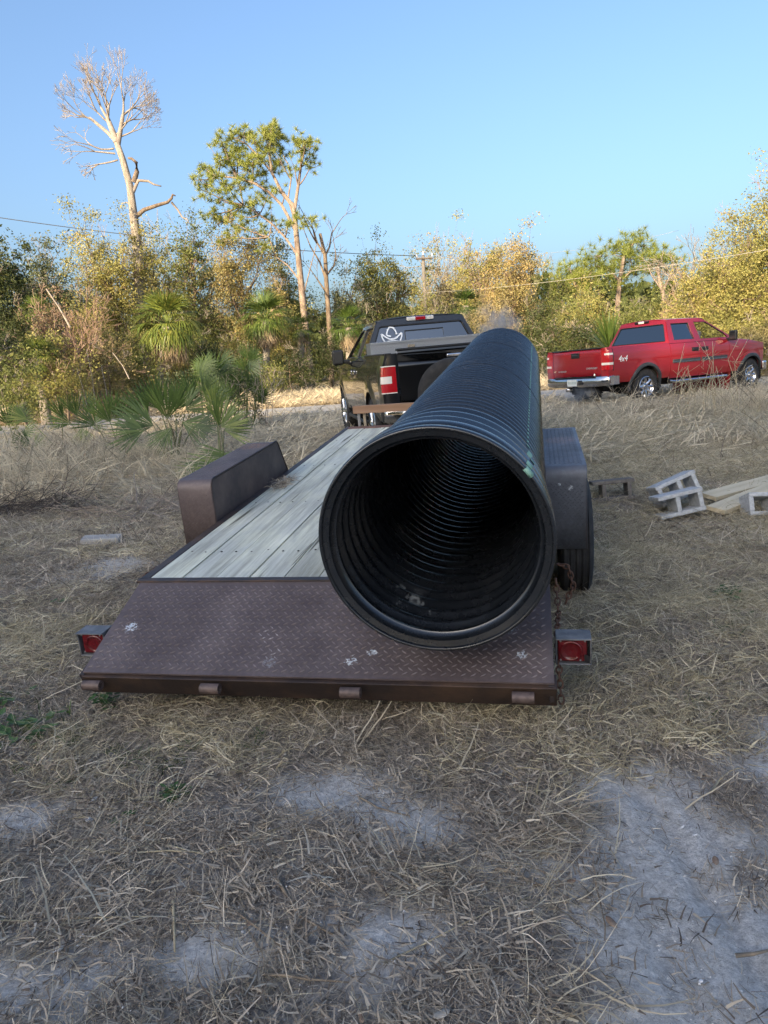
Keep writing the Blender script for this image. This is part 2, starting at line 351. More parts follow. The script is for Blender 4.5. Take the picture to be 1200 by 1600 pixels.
def dead_tree():
    # the tall bare tree: leaning trunk, two broken dark limbs on the right, a fan of fine branches on top
    Y = 37.0; P = lambda u, v, dy=0: np.array(at(u, v, Y+dy))
    b = P(222, 600); g = hz(b[0], Y); root = thing('dead_tree', 'tallest tree in view, bare and leafless with a fan shaped top', 'tree', (b[0], Y, g-.1))
    o = np.array([b[0], Y, g-.1]); Q = lambda u, v, dy=0: P(u, v, dy)-o
    m = MB(); m.tube([np.array([0, 0, 0]), Q(217, 440), Q(214, 380), Q(208, 330), Q(203, 290), Q(192, 250), Q(182, 222)], [.30, .25, .22, .19, .165, .15, .13], 10)
    rg = np.random.RandomState(21)
    m.build('trunk', BARKG, root, smooth=True)
    k = MB()
    limb = lambda pts, r0_, r1_: k.tube([Q(*p) for p in pts], np.linspace(r0_, r1_, len(pts)), 6)
    limb([(182, 222), (176, 205), (168, 185)], .16, .11); limb([(184, 226), (188, 205), (192, 180)], .13, .08); limb([(181, 220), (168, 207), (150, 192), (140, 184)], .11, .06)
    for (u, v, du, dv, ln, r, dep) in ((168, 185, -10, -22, .60, .07, 6), (168, 185, 3, -24, .60, .07, 6), (192, 180, 6, -20, .58, .06, 6), (192, 180, 14, -12, .58, .055, 6), (150, 192, -14, -10, .50, .045, 6), (168, 190, -18, -16, .58, .045, 6), (190, 195, 18, -8, .60, .045, 6), (172, 195, -4, -20, .68, .055, 6), (180, 212, 20, -10, .72, .05, 5), (140, 184, -14, -2, .36, .035, 5), (186, 215, 22, -8, .65, .045, 5)):
        d = np.array([du, rg.normal()*8, -dv]); d = d/np.linalg.norm(d)
        grow(k, Q(u, v), d, ln, r, dep, rg, spread=.42, k=2, updr=.07, shrink=.80, minr=.007, wob=.1)
    for (u, v, du, dv) in ((178, 232, -16, 6), (180, 240, -18, -2), (184, 250, -14, -8)):
        d = np.array([du, rg.normal()*6, -dv*.3]); d /= np.linalg.norm(d); grow(k, Q(u, v), d, .9, .045, 4, rg, spread=.5, k=2, updr=-.03, shrink=.72, minr=.01)
    k.build('branches', TWIG, root, smooth=True)
    for pts, r in (([(209, 285), (214, 268), (213, 254), (206, 248), (200, 247)], .13), ([(208, 300), (216, 282), (232, 283), (240, 288), (252, 291)], .09), ([(213, 338), (225, 328), (245, 321), (262, 316), (268, 310), (270, 304), (274, 306)], .11), ([(268, 316), (278, 328), (285, 340), (292, 342), (296, 350)], .06), ([(205, 322), (198, 316), (190, 318)], .05)):
        q = MB(); q.tube([Q(*p) for p in pts], np.linspace(r, r*.35, len(pts)), 6); q.build('limb', BARK if r > .1 else TWIG, root, smooth=True)
dead_tree()

def needle_tuft(m, c, r, n, rg, wdt=.014):
    d = rg.normal(size=(n, 3)); d[:, 2] += .35; d /= np.linalg.norm(d, axis=1)[:, None]; s = np.cross(d, rg.normal(size=(n, 3))); s /= np.linalg.norm(s, axis=1)[:, None]
    L = (r*(.6+.5*rg.rand(n)))[:, None]; v = np.stack([c+s*wdt, c-s*wdt, c+d*L], 1).reshape(-1, 3)
    m.add(v, None, np.arange(3*n).reshape(n, 3), rg.rand(n)*.7+.15)

def pine(label, pts_trunk, stems, tufts, Y, seed, r0_=.22, ntuft=45, tr=.38, group=None):
    rg = np.random.RandomState(seed); b = at(*pts_trunk[0], Y); g = hz(b.x, Y)-.1
    o = np.array([b.x, Y, g]); root = thing('pine_tree', label, 'pine tree', tuple(o), 0, group)
    Q = lambda u, v, dy=0: np.array(at(u, v, Y+dy))-o
    m = MB(); tp = [np.zeros(3)]+[Q(*p) for p in pts_trunk[1:]]; m.tube(tp, np.linspace(r0_, r0_*.5, len(tp)), 9)
    for s, r in stems: m.tube([Q(*p) for p in s], np.linspace(r, r*.35, len(s)), 6)
    nd = MB(); anchors = np.array([Q(*p, 0) for s, r in stems for p in s[1:]]+[tp[-1]])
    for (u, v, R_, dens) in tufts:
        dens = dens*1.5; R_ = R_*1.2
        c0 = Q(u, v, rg.normal()*.9); k = int(dens)
        j = np.argmin(np.linalg.norm(anchors-c0+np.array([0, 0, .8]), axis=1)); a = anchors[j]
        m.tube(bez(a, (a+c0)/2+np.array([0, 0, -.2]), c0, 5), np.linspace(.05, .02, 5), 4, cap=False)
        for i in range(k):
            c = c0+rg.normal(size=3)*R_*np.array([.55, .6, .38]); needle_tuft(nd, c, tr, ntuft, rg)
            if i % 3 == 0: m.tube([c0, (c0+c)/2-np.array([0, 0, .08]), c], [.02, .015, .01], 3, cap=False)
    m.build('trunk', BARKP, root, smooth=True); nd.build('crown', LM['pine'], root, rnd=True)
pine('tall slash pine with open green crown and reddish trunk, left of the black pickup',
     [(487, 600), (480, 540), (472, 460), (466, 400), (461, 345), (458, 318)],
     [([(458, 322), (440, 300), (425, 270), (420, 235), (424, 205)], .12), ([(460, 330), (466, 290), (470, 260), (474, 235), (476, 220)], .10), ([(462, 360), (440, 320), (420, 300), (395, 285), (370, 278), (340, 275)], .10),
      ([(466, 400), (445, 370), (425, 350), (405, 335), (380, 320)], .08), ([(461, 345), (450, 310), (455, 280), (450, 255)], .07), ([(425, 270), (405, 245), (385, 225), (365, 215)], .07), ([(470, 440), (450, 415), (430, 400), (420, 370)], .06), ([(472, 470), (482, 430), (495, 380)], .05)],
     [(428, 200, .5, 12), (415, 212, .6, 14), (435, 215, .6, 12), (400, 225, .6, 13), (378, 212, .6, 12), (360, 212, .5, 9), (350, 230, .5, 10), (372, 235, .7, 14), (395, 245, .7, 14), (420, 235, .7, 14), (440, 235, .5, 8), (345, 250, .6, 11), (365, 258, .7, 14), (388, 265, .8, 14),
      (330, 275, .6, 11), (312, 280, .4, 6), (350, 285, .6, 12), (375, 290, .7, 12), (400, 285, .7, 10), (425, 262, .5, 8), (478, 220, .5, 11), (488, 228, .4, 7), (470, 232, .4, 7), (484, 245, .4, 6), (460, 262, .4, 5), (325, 300, .5, 8), (345, 312, .5, 8), (368, 318, .6, 9), (390, 312, .6, 8), (484, 262, .35, 4),
      (355, 335, .5, 7), (380, 338, .5, 7), (405, 330, .5, 6), (340, 350, .5, 6), (475, 340, .5, 7), (486, 345, .4, 5), (445, 300, .4, 4), (418, 305, .5, 6), (370, 350, .5, 6), (438, 250, .5, 7), (398, 362, .5, 6), (362, 370, .5, 6), (330, 335, .5, 6), (425, 345, .4, 5), (320, 262, .4, 5), (450, 350, .4, 4), (410, 385, .4, 5)], 40, 5, tr=.34)
pine('middle pine of the bright green group right of centre, rounded top', [(962, 560), (965, 480), (968, 440), (975, 400)],
     [([(975, 400), (985, 385), (992, 375)], .1), ([(968, 440), (950, 420), (930, 405)], .09), ([(968, 440), (990, 420), (1005, 405)], .08)],
     [(992, 376, 1.0, 16), (1003, 388, 1.0, 14), (975, 388, 1.0, 16), (958, 396, 1.0, 14), (940, 400, 1.0, 14), (930, 415, 1.1, 14), (955, 415, 1.2, 16), (985, 405, 1.2, 16), (1005, 412, 1.0, 12), (970, 430, 1.2, 14), (995, 430, 1.0, 12), (945, 435, 1.0, 12)], 52, 6, ntuft=38, tr=.55, group='pines right of centre')
pine('low spreading pine at the left end of the bright green group', [(905, 560), (903, 480), (900, 450)],
     [([(900, 450), (895, 435), (890, 420)], .1), ([(900, 450), (915, 435), (925, 425)], .08), ([(902, 460), (880, 445), (870, 440)], .07)],
     [(888, 418, .9, 13), (900, 425, 1.0, 14), (915, 420, 1.0, 14), (875, 435, .9, 12), (890, 440, 1.1, 14), (910, 442, 1.1, 14), (865, 450, .8, 9), (925, 438, .9, 10), (880, 455, .9, 10)], 50, 8, ntuft=38, tr=.5, group='pines right of centre')
pine('pine with bare forked lower trunk standing right of the green group', [(1044, 560), (1040, 490), (1035, 455), (1030, 435)],
     [([(1030, 435), (1028, 415), (1035, 400)], .1), ([(1035, 455), (1048, 430), (1052, 410)], .09), ([(1038, 480), (1058, 465), (1080, 455), (1095, 440)], .06), ([(1035, 455), (1018, 430), (1012, 415)], .06)],
     [(1035, 400, .8, 12), (1050, 402, .8, 11), (1022, 408, .8, 10), (1040, 418, .9, 12), (1056, 420, .7, 8), (1018, 425, .6, 7), (1030, 440, .6, 5), (1094, 440, .5, 4)], 50, 9, ntuft=34, tr=.48, group='pines right of centre')

def snag(label, pts, br, Y, r, group=None):
    b = at(*pts[0], Y); o = np.array([b.x, Y, hz(b.x, Y)-.1]); root = thing('dead_tree', label, 'tree', tuple(o), 0, group)
    Q = lambda u, v, dy=0: np.array(at(u, v, Y+dy))-o
    m = MB(); tp = [np.zeros(3)]+[Q(*p) for p in pts[1:]]; m.tube(tp, np.linspace(r, r*.5, len(tp)), 8)
    m.build('trunk', BARK, root, smooth=True)
    rg = np.random.RandomState(int(pts[0][0])); k = MB()
    for s in br:
        q = [Q(*p) for p in s]; k.tube(q, np.linspace(r*.4, r*.12, len(q)), 5)
        d = q[-1]-q[-2]; d /= np.linalg.norm(d); grow(k, q[-1], d, .7, r*.12, 2, rg, .5, 2, .0, .7, .012)
        d = q[1]-q[0]; d = d/np.linalg.norm(d)+np.array([.3, 0, .3]); d /= np.linalg.norm(d); grow(k, q[1], d, .6, r*.1, 2, rg, .5, 2, .0, .7, .012)
    k.build('branches', BARK, root, smooth=True)
snag('broken grey snag with twisted limbs just right of the tall pine', [(518, 600), (514, 500), (510, 440), (508, 400), (500, 365)],
     [[(510, 440), (500, 410), (485, 385), (475, 360)], [(508, 400), (515, 385), (518, 365), (528, 350)], [(510, 430), (522, 415), (525, 400), (523, 385)], [(508, 400), (496, 380), (490, 360), (478, 340)], [(512, 460), (498, 440), (488, 425)]], 43, .17)

# broadleaf trees and shrubs: (label, u, v_top, Y, width px, palette, leaves, crown bottom, kind)
def band(u, vt, Y, wpx):
    p = at(u, vt, Y); x = at(u, 590, Y).x; g = hz(x, Y); return x, Y, p.z-g, wpx*Y/F
TREES = [
 ('dark live oak at the left edge of the photo', 5, 368, 30, 130, 'dark', 15000, .12, .13),  # stands in shade; part of that shade is put into the darker leaf colour
 ('grey green oak standing right of the dark live oak', 92, 378, 40, 95, 'grey', 9000, .3, .14),
 ('thin olive oak with sparse top behind the leaning white branch', 140, 400, 44, 80, 'grey', 5000, .3, .13),
 ('golden oak wrapped round the foot of the tallest bare tree', 192, 352, 36, 115, 'gold', 17000, .08, .11),
 ('orange tinged oak right of the tallest bare tree', 262, 372, 38, 105, 'gold', 15000, .05, .11),
 ('olive tree filling the gap left of the tall pine', 322, 350, 43, 90, 'olive', 12000, .15, .13),
 ('rust coloured oak under the left side of the pine crown', 392, 368, 41, 120, 'orange', 17000, .05, .12),
 ('olive oak behind the trunk of the tall pine', 452, 400, 46, 90, 'olive', 10000, .1, .14),
 ('thin grey leaved tree left of the utility pole', 556, 408, 48, 75, 'grey', 6000, .2, .14),
 ('dense olive tree above the mirror of the black pickup', 592, 398, 50, 70, 'olive', 10000, .05, .15),
 ('golden brown oak directly left of the utility pole', 632, 408, 52, 85, 'gold', 11000, .05, .15),
 ('pale tree with thin crown behind the utility pole', 695, 400, 60, 80, 'pale', 6500, .1, .16),
 ('golden tree rising above the far end of the pipe', 752, 388, 48, 80, 'gold', 10000, .05, .14),
 ('tall orange brown oak right of the pipe end', 803, 375, 46, 100, 'orange', 14000, .05, .13),
 ('olive tree low between the pipe and the pines', 850, 450, 48, 75, 'olive', 8000, .0, .14),
 ('golden green oak in front of the bright pines', 925, 455, 44, 110, 'gold', 12000, .0, .13),
 ('olive oak above the cab of the red pickup', 1015, 470, 42, 100, 'olive', 11000, .0, .13),
 ('broad golden tree above the hood of the red pickup', 1120, 395, 30, 130, 'gold', 17000, .0, .10),
 ('tallest golden tree at the right edge of the photo', 1192, 290, 31, 165, 'gold', 26000, .05, .10),
 ('golden tree cut by the right edge, behind the tallest one', 1265, 330, 38, 160, 'orange', 12000, .05, .12),
 ('dark leaved oak cut by the left edge, behind the live oak', -70, 400, 38, 140, 'dark', 9000, .05, .15),
]
for lb, u, vt, Y, wp, pal, n, cb, lf in TREES:
    x, y, h, wd = band(u, vt, Y, wp)
    tree('oak_tree', lb, x, y, h, wd, pal, int(n*1.3), cb, lf*.95, cat='tree', group='trees along the far side of the road', bark=BARKG if pal in ('grey', 'pale') else BARK)
# bare grey trees
for lb, u, vt, Y, wp in (('bare grey tree with misty twigs above the golden oaks', 262, 328, 46, 60), ('bare pale tree with fine twigs right of the utility pole', 692, 366, 62, 95), ('bare pale tree between the pole and the orange oak', 762, 372, 60, 60), ('bare brown twiggy tree beside the leaning white branch', 118, 455, 27, 55), ('leafless twiggy top poking out at the upper right', 1090, 345, 36, 70)):
    x, y, h, wd = band(u, vt, Y, wp); z0 = hz(x, y)-.05; root = thing('bare_tree', lb, 'tree', (x, y, z0), 0, 'leafless trees in the treeline')
    rg = np.random.RandomState(int(u)); k = MB(); k.tube([(0, 0, 0), (.1, 0, h*.25), (0, 0, h*.42)], [.012*h+.04, .01*h+.03, .01*h+.01], 7); k.build('trunk', TWIG, root, smooth=True); k = MB()
    for i in range(7):
        a = i*2.4; d = np.array([math.cos(a)*.5, math.sin(a)*.5, 1.]); d /= np.linalg.norm(d)
        grow(k, np.array([0, 0, h*(.2+.035*i)]), d, h*.19, .010*h, 5, rg, .42, 2, .05, .76, .009)
    k.build('branches', TWIGR if Y == 27 else TWIG, root, smooth=True)
SHRUBS = [(-30, 500, 24, 120, 'dark', 9000), (28, 470, 26, 90, 'dark', 9000), (30, 555, 22.5, 80, 'olive', 4500), (100, 440, 28, 80, 'brown', 5000), (95, 530, 25, 90, 'gold', 6500), (150, 470, 30, 80, 'gold', 8000), (170, 520, 28, 80, 'pale', 6500), (215, 500, 33, 80, 'gold', 7000),
 (225, 560, 29, 70, 'olive', 5000), (310, 480, 34, 80, 'olive', 8000), (330, 540, 32, 90, 'dark', 7000), (375, 520, 36, 80, 'olive', 7000), (450, 480, 38, 80, 'gold', 7000), (455, 545, 34, 80, 'dark', 6000), (515, 520, 37, 70, 'dark', 6000), (560, 500, 42, 80, 'olive', 7000),
 (610, 480, 44, 90, 'dark', 8000), (680, 465, 46, 90, 'olive', 8000), (730, 480, 42, 80, 'dark', 8000), (770, 450, 40, 80, 'pale', 7000), (830, 485, 34, 90, 'dark', 8000), (865, 500, 31, 80, 'dark', 8000), (905, 470, 34, 80, 'olive', 8000), (920, 510, 30, 70, 'dark', 6000), (985, 480, 32, 70, 'olive', 6000),
 (1060, 470, 33, 90, 'gold', 9000), (1150, 490, 27, 90, 'gold', 9000), (1210, 500, 25.5, 90, 'pale', 9000), (1280, 480, 27, 120, 'gold', 7000), (-90, 470, 26, 140, 'dark', 7000), (415, 570, 31, 60, 'olive', 4500), (280, 555, 32, 60, 'gold', 4500), (130, 575, 29.5, 70, 'pale', 4500), (50, 590, 30.5, 70, 'pale', 4500)]
SHL = ['dark shrub cut by the left edge under the live oak', 'dark tall shrub just right of the left edge under the live oak', 'low olive shrub at the left edge above the orange grass', 'brown twiggy shrub behind the leaning white branch', 'golden shrub under the low yellow green palm', 'tall golden shrub right of the leaning white branch', 'pale shrub at the foot of the golden oak', 'golden shrub directly under the tallest bare tree', 'low olive shrub in front of the skirted palm', 'olive shrub in the gap between the two big palms', 'dark shrub low between the two big palms', 'olive shrub behind the half shaded palm', 'golden shrub left of the tall pine trunk', 'dark shrub at the foot of the tall pine', 'dark shrub at the foot of the twisted snag', 'olive shrub above the mirror of the black pickup', 'dark shrub behind the cab of the black pickup', 'olive shrub right of the utility pole base', 'dark shrub just left of the pipe end', 'pale shrub rising straight above the pipe end', 'dark shrub just right of the pipe end', 'dark shrub behind the tailgate of the red pickup', 'olive shrub left of the spiky palmetto', 'low dark shrub over the bed of the red pickup', 'olive shrub right of the spiky palmetto', 'golden shrub behind the cab of the red pickup', 'golden shrub behind the hood of the red pickup', 'pale shrub at the right edge beyond the red pickup', 'golden shrub cut by the right edge of the photo', 'dark shrub outside the left edge behind the live oak', 'low olive shrub under the half shaded palm', 'low golden shrub right of the skirted palm', 'pale low shrub left of the skirted palm', 'pale low shrub above the orange grass at left']
SHW = {'dark': 'dark green', 'olive': 'olive', 'brown': 'leafless brown', 'gold': 'golden', 'pale': 'pale straw coloured'}
for i, (u, vt, Y, wp, pal, n) in enumerate(SHRUBS):
    x, y, h, wd = band(u, vt, Y, wp)
    where = 'left of the tallest bare tree' if u < 190 else 'between the palms on the left' if u < 470 else 'behind the black pickup' if u < 720 else 'beyond the end of the pipe' if u < 880 else 'behind the red pickup'
    tree('shrub', SHL[i], x, y, max(h, .8), wd, pal, int(n*.8), .0, .085, cat='shrub', group='shrubs below the treeline', limbs=9, clump=.16, trunk_r=.05)
# far woodland seen as one dark mass through the gaps
def woodland():
    rg = np.random.RandomState(4); n = 45000; x = rg.uniform(-75, 85, n); y = 66+rg.rand(n)*9; top = 5.5+2.2*vnoise(x*.25, 2+0*x)+1.6*vnoise(x*1.1, 7+0*x)
    z = H(x, y)+top*rg.rand(n)**.8; m = MB(); leaves(m, np.stack([x, y, z], -1), .62, .8, rnd=np.clip(.2+.4*vnoise(x*.3, z*.3)+.3*rg.rand(n), 0, 1), rg=rg)
    m.build('woodland', LM['dark'], rnd=True); o = bpy.data.objects['woodland']
    tag(o, 'dark woodland seen as one mass through gaps in the treeline', 'woodland', kind='stuff')
woodland()

# ---- fan palms
def fan(m, c, out, up, R_, nseg, rg, droop=.25, wd=.05, arc=2.3, fold=.12, tone=.5, joined=.45):
    out = out/np.linalg.norm(out); side = np.cross(out, up); side /= np.linalg.norm(side)+1e-9; nr = np.cross(side, out)
    for i in range(nseg):
        a = -arc/2*1.0+arc*(i+.5)/nseg; a2 = a+rg.normal()*.03; d = out*math.cos(a2)+side*math.sin(a2); L = R_*(1-.12*abs(a/(arc/2))**2)*rg.uniform(.9, 1.08)
        s = -out*math.sin(a2)+side*math.cos(a2); hw = arc/nseg*R_*joined*.5
        p1 = c+d*L*joined+nr*fold*R_*(.15 if i % 2 else -.15)*.5; p2 = c+d*L+nr*(-droop*R_)*rg.uniform(.5, 1.3)*1.0
        pm = c+d*L*.75-nr*droop*R_*.3
        v = [c, p1-s*hw, p1+s*hw, pm-s*hw*.7, pm+s*hw*.7, p2]
        m.add(v, [[1, 2, 4, 3]], [[0, 2, 1], [3, 4, 5]], np.clip(tone+rg.normal()*.12, 0, 1))
def sabal(label, u, v, Y, Rpx, pal_tone=.6, skirt=14, nl=34, ubase=None):
    c = at(u, v, Y); bx_ = at(ubase or u, 590, Y).x; g = hz(bx_, Y)-.05; root = thing('cabbage_palm', label, 'palm', (bx_, Y, g), 0, 'cabbage palms in the undergrowth')
    R_ = Rpx*Y/F; h = c.z-g; dx = c.x-bx_; rg = np.random.RandomState(int(u)*7+int(v))
    T = MB(); T.tube([(0, 0, 0), (dx*.3, 0, h*.4), (dx, 0, h)], [.19, .16, .2], 9); T.build('trunk', BARKG, root, smooth=True)
    M = MB(); S = MB(); top = np.array([dx, 0, h])
    for i in range(nl):
        az = i*2.4; el = 1.35-1.9*(i/nl)+rg.normal()*.12; d = np.array([math.cos(az)*math.cos(el), math.sin(az)*math.cos(el), math.sin(el)])
        pe = top+d*R_*.45; M.tube([top, pe], [.02, .012], 3, cap=False, rnd=.6)
        fan(M, pe, d+np.array([0, 0, -.25*math.cos(el)]), np.array([0, 0, 1.]), R_*.62, 20, rg, droop=.3+.25*(1-math.sin(el)), tone=pal_tone+.25*(i/nl)*rg.rand()-.1)
    for i in range(skirt):
        az = i*2.4+.5; el = -.7-.7*rg.rand(); d = np.array([math.cos(az)*math.cos(el), math.sin(az)*math.cos(el), math.sin(el)])
        pe = top+d*R_*.35; S.tube([top, pe], [.02, .012], 3, cap=False); fan(S, pe, np.array([d[0]*.5, d[1]*.5, -1.]), np.array([d[0], d[1], .2]), R_*rg.uniform(.5, .8), 14, rg, droop=.1, arc=1.4, tone=.5)
    M.build('crown', LM['palm'], root, rnd=True)
    if skirt: S.build('dead_fronds', LM['skirt'], root, rnd=True)
sabal('bright yellow green cabbage palm with thick skirt of dead fronds', 262, 510, 30, 58, .75, 30, 40, 240)
sabal('cabbage palm half shaded in front of the rust coloured oak', 415, 500, 35, 46, .5, 22, 34)
sabal('short cabbage palm just left of the black pickup roof', 545, 512, 37, 36, .3, 14, 26)
sabal('drooping palm top beside the leaning white branch', 58, 492, 29, 30, .75, 10, 22)
sabal('low yellow green palm near the left edge', 62, 560, 25, 36, .7, 6, 26)
sabal('small dark cabbage palm behind the far end of the pipe', 728, 478, 44, 30, .2, 6, 22)
sabal('small palm partly hidden behind the trunk of the tall pine', 470, 515, 38, 26, .5, 10, 22)

def spiky(label, u, v, Y, Rpx):
    b = at(u, v, Y); g = hz(b.x, Y); root = thing('spiky_palmetto', label, 'palmetto', (b.x, Y, g)); R_ = Rpx*Y/F; rg = np.random.RandomState(9)
    M = MB(); c = np.array([0, 0, b.z-g])
    for i in range(110):
        az = rg.rand()*6.28; el = rg.uniform(.15, 1.5); d = np.array([math.cos(az)*math.cos(el), math.sin(az)*math.cos(el), math.sin(el)])
        s = np.cross(d, [0, 0, 1.]); s /= np.linalg.norm(s); L = R_*rg.uniform(.8, 1.15); e = c+d*L-np.array([0, 0, .1*L*math.cos(el)]); m_ = c+d*L*.5
        M.add([c+s*.01, c-s*.01, m_+s*.03, m_-s*.03, e], [[0, 1, 3, 2]], [[2, 3, 4]], rg.uniform(.4, .8))
    M.build('fronds', LM['palm'], root, rnd=True); T = MB(); T.tube([(0, 0, -.05), c], [.12, .12], 8); T.build('stem', BARK, root, smooth=True)
spiky('spiky fan of long narrow leaves directly behind the bed of the red pickup', 952, 548, 25, 62)

# ---- saw palmettos, near: every large frond is a part
def palmetto(label, u, v, zb, fronds, seed, tone=.45):
    b = atz(u, v, zb); g = hz(b.x, b.y); b = atz(u, v, g); rg = np.random.RandomState(seed); root = thing('saw_palmetto', label, 'palmetto', (b.x, b.y, hz(b.x, b.y)-.02), 0, 'saw palmettos left of the trailer')
    o = np.array(root.location)
    for fu, fv, dY, R_, ou, ov, tn in fronds:      # hub pixel, depth offset, radius, pointing pixel offset
        c = np.array(at(fu, fv, b.y+dY))-o; tip = np.array(at(fu+ou, fv+ov, b.y+dY-.15))-o; out = tip-c
        M = MB(); fan(M, c, out, np.array([.15*rg.normal(), -1., .35]), R_*1.12, 15, rg, droop=rg.uniform(.02, .08), arc=rg.uniform(1.3, 1.8), tone=tn, joined=.46)
        M.build('frond', LM['palmetto'], root, rnd=True)
        fr = root.children[-1]
        s = np.array([rg.normal()*.06, rg.normal()*.06, 0.]); P = MB(); P.tube(bez(s, (s+c)/2+np.array([0, 0, .15*c[2]]), c, 6), np.linspace(.013, .007, 6), 5, cap=False)
        P.build('stalk', M_STALK, fr, smooth=True)
M_STALK = mat('frond_stalk', (.09, .12, .04), .6, noise=(8, (.2, .17, .08), .4, .7, U1))
palmetto('largest saw palmetto, stiff green fans in front of the skirted palm', 275, 722, .05,
  [(262, 655, 0, .62, -2, -60, .5), (250, 640, .3, .55, -25, -50, .35), (240, 665, .1, .6, -70, -25, .4), (275, 640, .5, .55, 20, -55, .35), (285, 660, .1, .5, 55, 15, .3), (305, 665, -.1, .42, 45, 5, .25), (225, 672, -.2, .55, -75, 5, .35), (268, 668, -.3, .45, -30, 35, .6), (232, 650, .5, .55, -45, -40, .4), (290, 640, .4, .45, 40, -40, .45)], 1)
palmetto('saw palmetto with a yellowed fan right of the largest one', 352, 730, .05,
  [(345, 668, 0, .5, 45, -40, .75), (342, 665, .3, .45, 5, -45, .5), (350, 672, .2, .45, 65, -12, .6), (338, 640, .6, .4, -5, -40, .55), (350, 708, -.5, .4, 25, 15, .35)], 2)
palmetto('crushed palmetto fronds lying flat beside the left fender', 335, 738, .05,
  [(350, 722, 0, .55, -60, 25, .6), (362, 712, .2, .5, -55, 10, .5), (330, 733, -.2, .5, -50, 22, .7)], 3)
palmetto('saw palmetto with narrow upright fans left of the largest one', 182, 715, .05,
  [(172, 660, 0, .55, -22, -50, .4), (185, 655, .3, .5, -2, -55, .35), (150, 665, .3, .45, -50, -35, .45), (195, 665, .2, .4, 25, -35, .3), (215, 690, -.3, .35, 10, 45, .7)], 4)
palmetto('small palmetto seedling low in the dry grass at left', 45, 725, .05, [(48, 695, 0, .32, -30, -12, .4), (52, 697, .1, .32, 20, -18, .45), (46, 700, -.1, .28, -25, 12, .3)], 5)
palmetto('single dark palmetto fan standing in dry grass near the left edge', 100, 715, .05, [(98, 652, .1, .4, -18, -32, .3), (42, 655, .5, .4, -38, -12, .75)], 6)
palmetto('dark saw palmetto in the straw at the far left of the palmetto row', 20, 700, .05, [(15, 665, 0, .5, -15, -45, .3), (28, 660, .3, .5, 30, -40, .35), (5, 672, .1, .45, -45, -15, .4), (35, 675, -.1, .4, 45, -10, .3)], 7)
palmetto('dark saw palmetto filling the row between the seedling and the narrow fans', 128, 705, .05, [(120, 650, .2, .5, -18, -45, .25), (135, 648, .4, .5, 15, -48, .3), (112, 662, 0, .45, -45, -12, .35), (142, 665, .1, .42, 42, -14, .3), (127, 668, -.2, .4, 5, 40, .55)], 8)
palmetto('dark saw palmetto standing behind the largest one', 312, 690, .1, [(300, 618, .2, .5, -15, -45, .25), (318, 612, .4, .5, 18, -48, .3), (290, 630, 0, .45, -45, -15, .3), (330, 628, .1, .45, 45, -12, .25)], 9)
def grey_bush():
    b = atz(385, 655, .15); root = thing('palmetto_thicket', 'grey green thicket of palmetto fans and twigs beneath the half shaded palm', 'thicket', (b.x, 17.5, hz(b.x, 17.5))); rg = np.random.RandomState(12)
    M = MB(); o = np.array(root.location)
    for i in range(24):
        u, v = rg.uniform(305, 405), rg.uniform(560, 630); c = np.array(at(u, v, 17.5+rg.normal()*.8))-o; a = rg.uniform(-.2, PI+.2)
        fan(M, c, np.array([math.cos(a), -.3, math.sin(a)]), np.array([0, -1, .3]), rg.uniform(.35, .6), 18, rg, droop=.12, tone=rg.uniform(.05, .35))
        M.tube([c, np.array([c[0]*.8, c[1], .0])], [.01, .012], 3, cap=False, rnd=.3)
    M.build('fronds', LM['palmetto'], root, rnd=True)
    K = MB()
    for i in range(16):
        u = rg.uniform(310, 430); s = np.array(at(u, 650, 17.5+rg.normal()*.5))-o; s[2] = 0; d = np.array([rg.normal()*.3, rg.normal()*.3, 1.]); d /= np.linalg.norm(d); grow(K, s, d, .5, .012, 3, rg, .45, 2, 0, .8, .004)
    K.build('twigs', TWIG, root); L_ = MB(); P = np.stack([rg.uniform(-1.2, 1.2, 3500), rg.normal(size=3500)*.5, rg.uniform(.1, 1.5, 3500)], -1); leaves(L_, P, .06, rg=rg); L_.build('leaves', LM['grey'], root, rnd=True)
grey_bush()
# leaning white branch and other pale dead branches in the thicket
def stick(name, label, p, r, mt, cat='branch', group=None, k=6):
    o = np.array(p[0]); m = MB(); m.tube(np.array(p)-o, np.linspace(r, r*.55, len(p)), k); ob = m.build(name, mt, smooth=True); ob.location = o; return tag(ob, label, cat, group)
PALEWOOD = mat('pale_wood', (.42, .38, .33), .85, noise=(4, (.58, .54, .48), .4, .65, U1))
stick('leaning_branch', 'leaning white dead branch among the brown twigs at left', [at(110, 512, 26), at(92, 480, 26), at(72, 451, 26)], .036, TWIG)
stick('pale_branch', 'thin pale crooked branch behind the left palmettos', [at(202, 592, 19), at(192, 572, 19), at(176, 551, 19)], .016, TWIG)
for i, (a, b_, Y) in enumerate((((150, 640), (135, 545), 14), ((170, 650), (158, 570), 13), ((410, 640), (404, 560), 16), ((140, 655), (120, 575), 13.5))):
    stick('dead_weed_stalk', ['tall bare dry stem behind the palmetto seedlings', 'tall bare dry stem over the narrow palmetto fans', 'pale upright stem beside the grey green thicket', 'leftmost tall bare dry stem in the thicket'][i], [at(*a, Y), at((a[0]+b_[0])/2+2, (a[1]+b_[1])/2, Y), at(*b_, Y)], .006, TWIG, 'stem', 'bare dry stems', 4)

